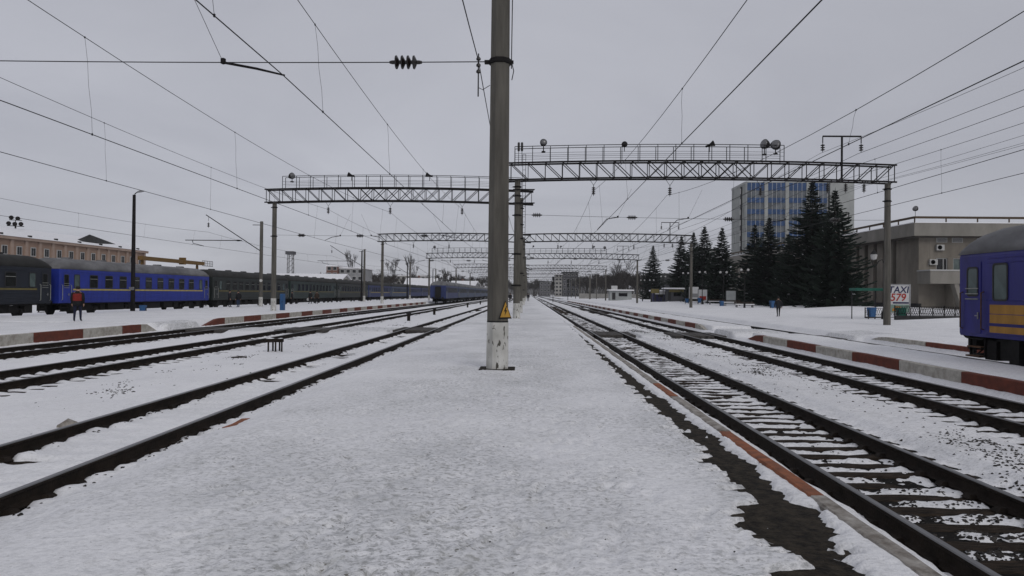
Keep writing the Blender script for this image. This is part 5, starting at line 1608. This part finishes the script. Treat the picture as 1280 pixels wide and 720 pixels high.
# ornate lamp by the fence
t = thing('ornate_lamp', 'black ornate lamp with hanging lantern beside the right gantry pole', 'street lamp', (27.4, 54.2, gz(27.4, 54.2)))
mb = MB(); mb.lathe([(.20, -.3), (.20, .5), (.13, .6), (.08, .8), (.06, 3.9), (.05, 4.9)], 10); mb.build('shaft', M['black'], t, smooth=False)
mb = MB(); mb.tube([(0, 0, 4.2), (-.15, 0, 4.6), (-.45, 0, 4.45), (-.62, 0, 4.1), (-.85, 0, 4.15), (-.95, 0, 4.5), (-.8, 0, 4.72)], .035, 6); mb.tube([(0, 0, 4.9), (.12, 0, 4.6), (.3, 0, 4.55), (.4, 0, 4.3)], .03, 6); mb.build('scroll_arm', M['black'], t)
mb = MB(); mb.lathe([(.06, 4.55), (.20, 4.62), (.26, 4.9), (.22, 5.0)], 8, (-.8, 0, 0)); mb.build('lantern', M['lamp_glass'], t)
mb = MB(); mb.lathe([(.28, 5.0), (.2, 5.12), (.05, 5.3), (.02, 5.4)], 8, (-.8, 0, 0)); mb.build('lantern_cap', M['black'], t)
# low lattice fence
def fence(x0, x1, y0, y1, label):
    t = thing('low_fence', label, 'fence', (x0, y0, gz(x0, y0)), group='low lattice fences')
    L = math.hypot(x1 - x0, y1 - y0); ang = math.atan2(y1 - y0, x1 - x0); t.rotation_euler = (0, 0, ang)
    mb = MB(); mb.box(0, L, -.08, .08, -.3, .14); mb.build('base', M['station_dark'], t)
    n = int(L / 1.9)
    for k in range(n + 1):
        strut('post', (L * k / n, 0, 0), (L * k / n, 0, .92), .06, M['steel'], t)
    for zz in (.28, .82):
        strut('bar', (0, 0, zz), (L, 0, zz), .04, M['steel'], t)
    mb = MB(); m = int(L / .2)
    for k in range(m):
        mb.beam((L * k / m, 0, .28), (L * (k + 1) / m, 0, .82), .018); mb.beam((L * (k + 1) / m, .01, .28), (L * k / m, .01, .82), .018)
    w_ = mb.build('lattice', M['steel'], t); w_['kind'] = 'stuff'
fence(27.8, 44, 53.4, 55.8, 'low black lattice fence in front of the taxi board')
fence(28.5, 45, 59.5, 62, 'second low lattice fence behind the taxi board')

def globe_lamp(x, y_, label):
    t = thing('square_lamp', label, 'street lamp', (x, y_, gz(x, y_)), group='twin headed lamps along the square')
    mb = MB(); mb.lathe([(.16, -.3), (.15, .7), (.08, .8), (.06, 5.2)], 8); mb.build('shaft', M['black'], t)
    mb = MB(); mb.tube([(-.5, 0, 5.35), (0, 0, 5.2), (.5, 0, 5.35)], .04, 6); mb.build('crossarm', M['black'], t)
    for s_ in (-1, 1):
        mb = MB(); mb.lathe([(.06, 5.35), (.18, 5.43), (.22, 5.56), (.12, 5.68), (.02, 5.72)], 10, (s_ * .5, 0, 0)); mb.build('lamp_globe', M['lamp_glass'], t, smooth=True)
lw = ['nearest', 'second', 'third', 'fourth', 'fifth', 'sixth', 'seventh']
for i, (x, y_) in enumerate(((31.5, 102), (31.5, 113), (31.6, 127), (31.5, 140), (31.5, 163), (31.5, 178), (31.5, 192))):
    globe_lamp(x, y_, lw[i] + ' of the twin headed lamps along the station square')
def hoarding(x, y_, w, h, z, label, mk, mk2=None):
    g0 = gz(x, y_)
    t = thing('poster_board', label, 'billboard', (x, y_, g0), group='poster boards on the square')
    mb = MB(); mb.bbox(-w / 2, w / 2, 0, .1, z, z + h, .02); mb.build('panel', M[mk], t)
    for s_ in (-1, 1): strut('post', (s_ * (w / 2 + .05), .05, -.4), (s_ * (w / 2 + .05), .05, z + h + .05), .09, M['frame'], t)
    strut('top_bar', (-w / 2, .05, z + h + .05), (w / 2, .05, z + h + .05), .08, M['frame'], t)
    if mk2:
        mb = MB(); mb.box(-w / 2 + .2, w / 2 - .2, -.02, -.004, z + .3, z + h * .45); mb.build('print', M[mk2], t)
hoarding(33.6, 116, 1.55, 2.2, .35, 'pale grey poster board beside the second square lamp', 'pale_board')
hoarding(34.2, 137, 1.7, 2.3, .45, 'white poster board with red print near the third square lamp', 'white_board', 'print_red')
hoarding(33.4, 141, 1.9, 2.4, .45, 'white poster board near the fourth square lamp', 'white_board', 'panel_grey')
hoarding(30.0, 165, 1.9, 1.0, 1.9, 'small yellow sign board over the far kiosks', 'dull_yellow')
def bench(x, y_, rz, label):
    t = thing('park_bench', label, 'bench', (x, y_, gz(x, y_)), rz, 'snowy benches on the square')
    for k in range(3):
        mb = MB(); mb.bbox(-1.5, 1.5, -.25 + k * .17, -.11 + k * .17, .40, .44, .008); mb.build('seat_slat', M['wood'], t)
    for k in range(2):
        mb = MB(); mb.bbox(-1.5, 1.5, .27, .31, .52 + k * .2, .66 + k * .2, .008); mb.build('back_slat', M['wood'], t)
    for s_ in (-1.2, 1.2):
        mb = MB(); mb.box(s_ - .06, s_ + .06, -.25, .34, -.3, .40); mb.box(s_ - .05, s_ + .05, .31, .36, .40, .9); mb.build('leg', M['panel_grey'], t)
    mb = MB(); mb.bbox(-1.45, 1.45, -.24, .22, .441, .55, .04); mb.build('snow_cap', M['snow_plain'], t)
bench(32.3, 104.5, R(4), 'snow covered bench under the nearest square lamp')
bench(32.6, 112, R(-3), 'snow covered bench under the second square lamp')
bench(32.9, 136, R(5), 'snow covered bench between the third and fourth square lamps')
bench(33.4, 124, R(5), 'snow covered bench before the third square lamp')
bin_('blue bin by the second square lamp', 30.4, 110, 'bin_blue', .55, .95)
bin_('blue bin by the third square lamp', 30.6, 125, 'bin_blue', .55, .95)
bin_('blue bin by the fourth square lamp', 31.1, 137, 'bin_blue', .55, .95)
bin_('blue bin near the big spruces, left of the walking person', 34.2, 98, 'bin_blue', .7, 1.1)
bin_('blue bin at the foot of the tall lamp post on the left platform', -31.5, 56.3, 'bin_blue', .45, .9)
t = thing('blue_cabinet', 'tall narrow blue cabinet behind the left gantry pole', 'cabinet', (-22.6, 62.5, -.06))
mb = MB(); mb.bbox(.25, .56, -.3, .3, 0, 1.5, .03); mb.build('case', M['bin_blue'], t)
mb = MB(); mb.box(.29, .52, -.315, -.302, .15, 1.35); mb.build('door', M['bin_blue'], t)
mb = MB(); mb.box(.47, .5, -.34, -.316, .7, .85); mb.build('handle', M['frame'], t)
# kiosks
def kiosk(label, x, y_, w, d, h, wall, roof, sign=None, z=None):
    t = thing('kiosk', label, 'kiosk', (x, y_, gz(x, y_)), group='kiosks on the square')
    mb = MB(); mb.box(-w / 2, w / 2, 0, d, -.3, h); mb.build('wall', M[wall], t)
    mb = MB(); mb.bbox(-w / 2 - .5, w / 2 + .6, -.7, d + .3, h + .002, h + .35, .08); mb.build('roof', M['snow_plain'], t)
    mb = MB(); mb.box(-w * .1, w * .3, -.05, -.002, 1.0, 2.0); o_ = mb.build('window', M['frame'], t)
    mb = MB(); mb.box(-w * .08, w * .28, -.07, -.052, 1.08, 1.92); mb.build('pane', M['bglass'], o_)
    mb = MB(); mb.box(-w * .4, -w * .25, -.05, -.002, 0, 2.1); mb.build('door', M['frame'], t)
    if sign: mb = MB(); mb.box(-w * .35, w * .45, -.25, -.08, h - .75, h - .05); mb.build('sign', M[sign], t)
    if roof == 'stack': mb = MB(); mb.bbox(-w * .42, -w * .15, .3, 1.8, h + .36, h + 1.5, .06); mb.build('chimney', M['white_board'], t)
kiosk('pale blue kiosk with snowy roof and white stack by the far tracks', 28.2, 212, 6.6, 4, 2.7, 'pale_board', 'stack')
kiosk('kiosk with yellow sign among the spruces', 37.5, 178, 4.6, 3.4, 2.8, 'panel_dark', '', 'dull_yellow')
kiosk('low white roofed kiosk left of the spruces', 33.8, 180, 3.2, 3, 2.5, 'print_navy', '', 'white_board')
# colour light signals
def signal(x, y_, h, label):
    t = thing('signal_mast', label, 'signal', (x, y_, gz(x, y_)), group='colour light signals')
    mb = MB(); mb.tube([(0, 0, -.2), (0, 0, h)], .09, 8); mb.build('mast', M['steel'], t)
    for z_ in (h - .9, h - 2.2):
        mb = MB(); mb.bbox(-.28, .28, -.3, -.1, z_, z_ + 1.1, .05); hd = mb.build('head', M['black'], t)
        for q in (.3, .75):
            mb = MB(); mb.lathe([(.11, -.01), (.11, -.22), (.10, -.22), (.10, -.02)], 10, (0, -.3, z_ + q), 'Y'); mb.build('hood', M['black'], hd)
signal(6.7, 186, 6.6, 'colour light signal between the right tracks in the distance')
signal(12.2, 213, 6.4, 'colour light signal right of the distant cream block')
signal(-9.0, 190, 4.5, 'small signal between the left tracks in the distance')

# ------------------------------------------------------------------ trees
def leaf_mat(name, c, c2):
    return mat(name, c, .8, col2=c2, scale=.9, detail=4, lo=.3, hi=.7, spec=.15)
M['needles'] = leaf_mat('spruce_needles', (.026, .042, .030), (.010, .016, .012))
M['bark'] = mat('bark', (.045, .037, .03), .9, var=.5, scale=4)
M['twigs'] = mat('twigs', (.040, .034, .030), .9, var=.4, scale=1)
def spruce_meshes(h, rad, seed):
    r = random.Random(seed)
    tk = MB(); tk.tube([(0, 0, -.4), (.03, 0, h * .3), (0, .03, h * .65), (0, 0, h * .97)], [h * .016, h * .012, h * .007, .02], 7)
    V, F, MI = [], [], []
    z = .9
    while z < h - .15:
        u = z / h
        rl = rad * ((1 - u) ** (.58 + .44 * u * u)) * (.9 + .1 * math.sin(z * 2.1 + seed)) + .12
        nb = max(6, int(11 - 4 * u))
        a0 = r.uniform(0, 2 * PI)
        for b_ in range(nb):
            az = a0 + 2 * PI * b_ / nb + r.uniform(-.22, .22)
            L = rl * r.uniform(.72, 1.12) * (1 + .34 * float(fbm(np.array(az * .8 + 9), np.array(z * .55), 1.0, 2, seed)))
            zb = z + r.uniform(-.15, .15)
            dx, dy = math.cos(az), math.sin(az)
            droop = L * r.uniform(.22, .38) * (1 - .7 * u)
            def pos(s): return (dx * L * s, dy * L * s, zb - droop * math.sin(s * 2.2) / .8 + .13 * L * s * s)
            ns = max(6, int(L / .13))
            for q in range(ns):
                s = (q + r.random()) / ns
                s = .12 + .88 * s
                px, py, pz = pos(s)
                wl_ = (.26 + .50 * (1 - s) * min(1, L / 2.2)) * r.uniform(.7, 1.25) * (1 - .55 * u * u)
                for sd in (-1, 1):
                    tx, ty = -dy * sd, dx * sd
                    fwd = r.uniform(.25, .75)
                    ex = px + (tx * wl_ + dx * wl_ * fwd); ey = py + (ty * wl_ + dy * wl_ * fwd); ez = pz - wl_ * r.uniform(.12, .6)
                    ww = .10 * r.uniform(.8, 1.5)
                    mxp = ((px + ex) / 2, (py + ey) / 2, (pz + ez) / 2)
                    bi = len(V)
                    V += [(px, py, pz), (mxp[0] + dx * ww, mxp[1] + dy * ww, mxp[2] + .03), (ex, ey, ez), (mxp[0] - dx * ww, mxp[1] - dy * ww, mxp[2] - ww)]
                    F.append((bi, bi + 1, bi + 2, bi + 3)); MI.append(1 if r.random() < .004 else 0)
                # hanging twig under the branch
                bi = len(V); hl = r.uniform(.15, .4) * (1 - .6 * u)
                V += [(px - dx * .07, py - dy * .07, pz), (px + dx * .07, py + dy * .07, pz), (px + dx * .02 + r.uniform(-.05, .05), py + dy * .02, pz - hl)]
                F.append((bi, bi + 1, bi + 2)); MI.append(0)
            # branch tip
            px, py, pz = pos(1.0); qx, qy, qz = pos(.82); bi = len(V)
            V += [(qx - dy * .09, qy + dx * .09, qz), (qx + dy * .09, qy - dx * .09, qz), (px + dx * .15, py + dy * .15, pz + .02)]
            F.append((bi, bi + 1, bi + 2)); MI.append(0)
        z += .30 + .12 * (1 - u)
    bi = len(V)
    for k in range(6):
        a = 2 * PI * k / 6
        V += [(.05 * math.cos(a), .05 * math.sin(a), h - .5), (.05 * math.cos(a + .9), .05 * math.sin(a + .9), h - .45), (0, 0, h + .25)]
        F.append((bi + 3 * k, bi + 3 * k + 1, bi + 3 * k + 2)); MI.append(0)
    me = bpy.data.meshes.new('crown'); me.from_pydata(V, [], F)
    me.materials.append(M['needles']); me.materials.append(M['snow_plain'])
    me.polygons.foreach_set('material_index', MI); me.update()
    return tk.mesh('trunk', M['bark']), me
SPR = [spruce_meshes(18, 5.0, 1), spruce_meshes(17, 5.3, 5), spruce_meshes(16, 3.9, 9)]
def spruce(x, y_, h, v, label, rz=0, fat=1.0):
    t = thing('spruce_tree', label, 'tree', (x, y_, gz(x, y_) - .1), rz, 'spruces along the station square')
    hb = (18, 17, 16)[v]; s = h / hb
    tk, cr_ = SPR[v]
    put('trunk', tk, t, scale=(s, s, s)); put('crown', cr_, t, scale=(s * fat, s * fat, s))
spruce(43.6, 108, 19.4, 0, 'tallest spruce, in front of the office tower', .3, 1.32)
spruce(43.6, 100, 17.3, 1, 'broad spruce right of the tallest one, in front of the tower', 1.1, 1.16)
spruce(41.5, 121, 15.0, 2, 'slender spruce just left of the tallest one', .5, 1.5)
spruce(41.0, 127, 14.6, 2, 'small spruce at the left edge of the group by the tower', 2.0, 1.4)
spruce(41.5, 150, 16.4, 2, 'spruce at the right of the group left of the station end', 1.7, 1.45)
spruce(41.5, 165, 17.8, 2, 'middle spruce of the group left of the station end', 3.0, 1.45)
spruce(42.5, 180, 17.6, 0, 'left spruce of the group left of the station end', 4.0, 1.15)
spruce(40.0, 183, 17.2, 2, 'spruce behind the yellow kiosk sign', 5.0, 1.35)
spruce(42.5, 238, 18.6, 2, 'lone spruce near the pale blue kiosk', .9, 1.35)
spruce(42.2, 114, 11.8, 2, 'shorter spruce between the slender and the tallest one', 3.3, 1.5)
spruce(46.5, 114, 15.5, 1, 'spruce half hidden behind the tallest one', 2.5, .9)

def bare_mesh(h, seed, depth=6, spread=.5, thin=.03, upright=.0):
    r = random.Random(seed); mb = MB()
    def grow(p, d, L, rad, k):
        n = 3 if k > 2 else 2
        pts = [p]; q = p.copy(); dd = d.copy()
        for _ in range(n):
            dd = (dd + Vector((r.uniform(-.14, .14), r.uniform(-.14, .14), r.uniform(-.02, .12) + upright))).normalized()
            q = q + dd * (L / n); pts.append(q.copy())
        rr = [max(thin, rad * (1 - .4 * i / n)) for i in range(n + 1)]
        mb.tube(pts, rr, 5 if k >= depth - 1 else 3, cap=False)
        if k == 0: return
        nb = r.choice((2, 3, 3)) if k > 1 else 3
        for i in range(nb):
            a = r.uniform(0, 2 * PI); sp = spread * r.uniform(.5, 1.3)
            s = dd.orthogonal().normalized(); s.rotate(Quaternion(dd, a))
            nd = (dd + s * sp).normalized()
            at = pts[-1] if i < 2 else pts[-2]
            grow(at, nd, L * r.uniform(.62, .86), rr[-1] * .72, k - 1)
    grow(Vector((0, 0, -.3)), Vector((0, 0, 1)), h * .24, h * .016, depth)
    return mb
BT = [bare_mesh(17, 2, 6, .55).mesh('branches', M['twigs']), bare_mesh(15, 8, 6, .7).mesh('branches', M['twigs']), bare_mesh(20, 5, 6, .28, upright=.12).mesh('branches', M['twigs'])]
def bare(x, y_, h, v, label, rz=0, w=1.0):
    hb = (17, 15, 20)[v]; s = h / hb
    t = thing('bare_tree', label, 'tree', (x, y_, gz(x, y_)), rz, 'leafless trees')
    put('branches', BT[v], t, scale=(s * w, s * w, s))
bare(39.5, 275, 19.5, 0, 'tall bare tree left of the lone spruce', .5, 1.1)
bare(36, 290, 15, 1, 'bare tree beside the tall bare one near the kiosk', 1.5)
bare(-34, 290, 15, 2, 'narrow bare poplar behind the middle train', .4, .8)
bare(-84, 330, 26, 2, 'tall bare poplar behind the far grey block', .4, .8)
bare(-62, 285, 14, 1, 'bare tree right of the far grey block', 2.2)
bare(-57, 290, 19, 2, 'bare poplar right of the far grey block', 3.2)
bare(-54, 275, 12, 1, 'bare bushy tree behind the mid blue coach', 2.9)
bare(-49, 300, 22, 2, 'tall bare poplar behind the grey blue coach', 1.2, .9)
bare(-88, 165, 9, 1, 'low bare tree behind the yellow crane', 1.2)
bare(-80, 160, 8.5, 0, 'low bare tree right of the yellow crane', 2.2)
bare(-76, 168, 8, 1, 'low bare bush behind the dark green coach', 4.2)
# distant leafless wood: reads as one mass
WD = [bare_mesh(12, 20 + s_, 5, .62, .06) for s_ in range(4)]
def wood(spots, seed, label):
    r = random.Random(seed); vs, fs, off = [], [], 0
    arr = [(np.array(m_.v), m_.f) for m_ in WD]
    for (x, y_, h) in spots:
        v, f = arr[r.randrange(4)]
        a = r.uniform(0, 2 * PI); s = h / 10.0
        c_, s_ = math.cos(a) * s * r.uniform(.8, 1.2), math.sin(a) * s
        q = np.stack([v[:, 0] * c_ - v[:, 1] * s_ + x, v[:, 0] * s_ + v[:, 1] * c_ + y_, v[:, 2] * s - .3], 1)
        vs.append(q); fs += [tuple(i + off for i in ff) for ff in f]; off += len(v)
    me = bpy.data.meshes.new('far_wood'); me.from_pydata(np.concatenate(vs).tolist(), [], fs); me.materials.append(M['twigs']); me.update()
    tag(put('far_wood', me), label, 'trees', kind='stuff')
r = random.Random(31)
sp_ = [(r.uniform(40, 95), r.uniform(320, 420), r.uniform(10, 15)) for _ in range(110)] + [(r.uniform(34, 60), r.uniform(420, 520), r.uniform(12, 17)) for _ in range(70)]
sp_ += [(r.uniform(-3, 40), r.uniform(600, 720), r.uniform(11, 17)) for _ in range(55)]
wood(sp_, 4, 'dark mass of leafless trees beyond the right tracks')
sp_ = [(r.uniform(-110, -40), r.uniform(340, 430), r.uniform(9, 14)) for _ in range(60)] + [(r.uniform(-40, -18), r.uniform(360, 470), r.uniform(9, 14)) for _ in range(34)]
sp_ += [(r.uniform(-20, -3), r.uniform(560, 700), r.uniform(11, 16)) for _ in range(26)]
wood(sp_, 5, 'dark mass of leafless trees beyond the left trains')
M['hill'] = mat('far_hill', (.10, .095, .09), .95, col2=(.05, .048, .046), scale=.03, detail=9)
mb = MB()
rr_ = random.Random(5)
xs_ = list(range(-1600, 1601, 40))
ring0, ring1, ring2 = [], [], []
for x in xs_:
    hh = 17 + 7 * math.sin(x * .004) + 4 * math.sin(x * .013 + 1) + rr_.uniform(-1.2, 1.2)
    ring0.append((x, 1500, -2)); ring1.append((x, 1650, hh)); ring2.append((x, 1900, -2))
mb.loft([ring0, ring1, ring2], cap=False, closed=False)
tag(mb.build('hill', M['hill'], smooth=True), 'low wooded rise on the horizon', kind='structure')
# concrete yard fence and slim poles in the distance on the right
t = thing('yard_wall', 'pale concrete panel wall below the bare trees by the far kiosk', 'wall', (22, 300, -.3))
for k in range(10):
    mb = MB(); mb.bbox(k * 3.0, k * 3.0 + 2.95, 0, .15, 0, 2.3, .02); mb.build('panel', M['panel_cream'], t)
for x_, y_, h_, w_ in ((22.2, 252, 8.5, 'right of the fourth right gantry'), (20.5, 300, 9, 'left of the far kiosk'), (26.3, 268, 9, 'by the pale concrete wall')):
    concrete_pole((x_, y_, -.3), h_, 'slim distant pole ' + w_, .34, .26, 0, group='slim distant poles', matk='concrete_far')

# ------------------------------------------------------------------ winter air
hm = bpy.data.materials.new('haze')
hm.use_nodes = True
hn, hl = hm.node_tree.nodes, hm.node_tree.links
hn.clear()
ho = hn.new('ShaderNodeOutputMaterial'); hv = hn.new('ShaderNodeVolumePrincipled')
hv.inputs['Color'].default_value = (.9, .92, .95, 1)
hv.inputs['Density'].default_value = 0.00016
hl.new(hv.outputs[0], ho.inputs['Volume'])
mb = MB(); mb.box(-2600, 2600, -60, 4300, -4, 45)
hz = mb.build('haze', hm)
tag(hz, 'thin winter haze over the railway yard', 'haze', kind='stuff')
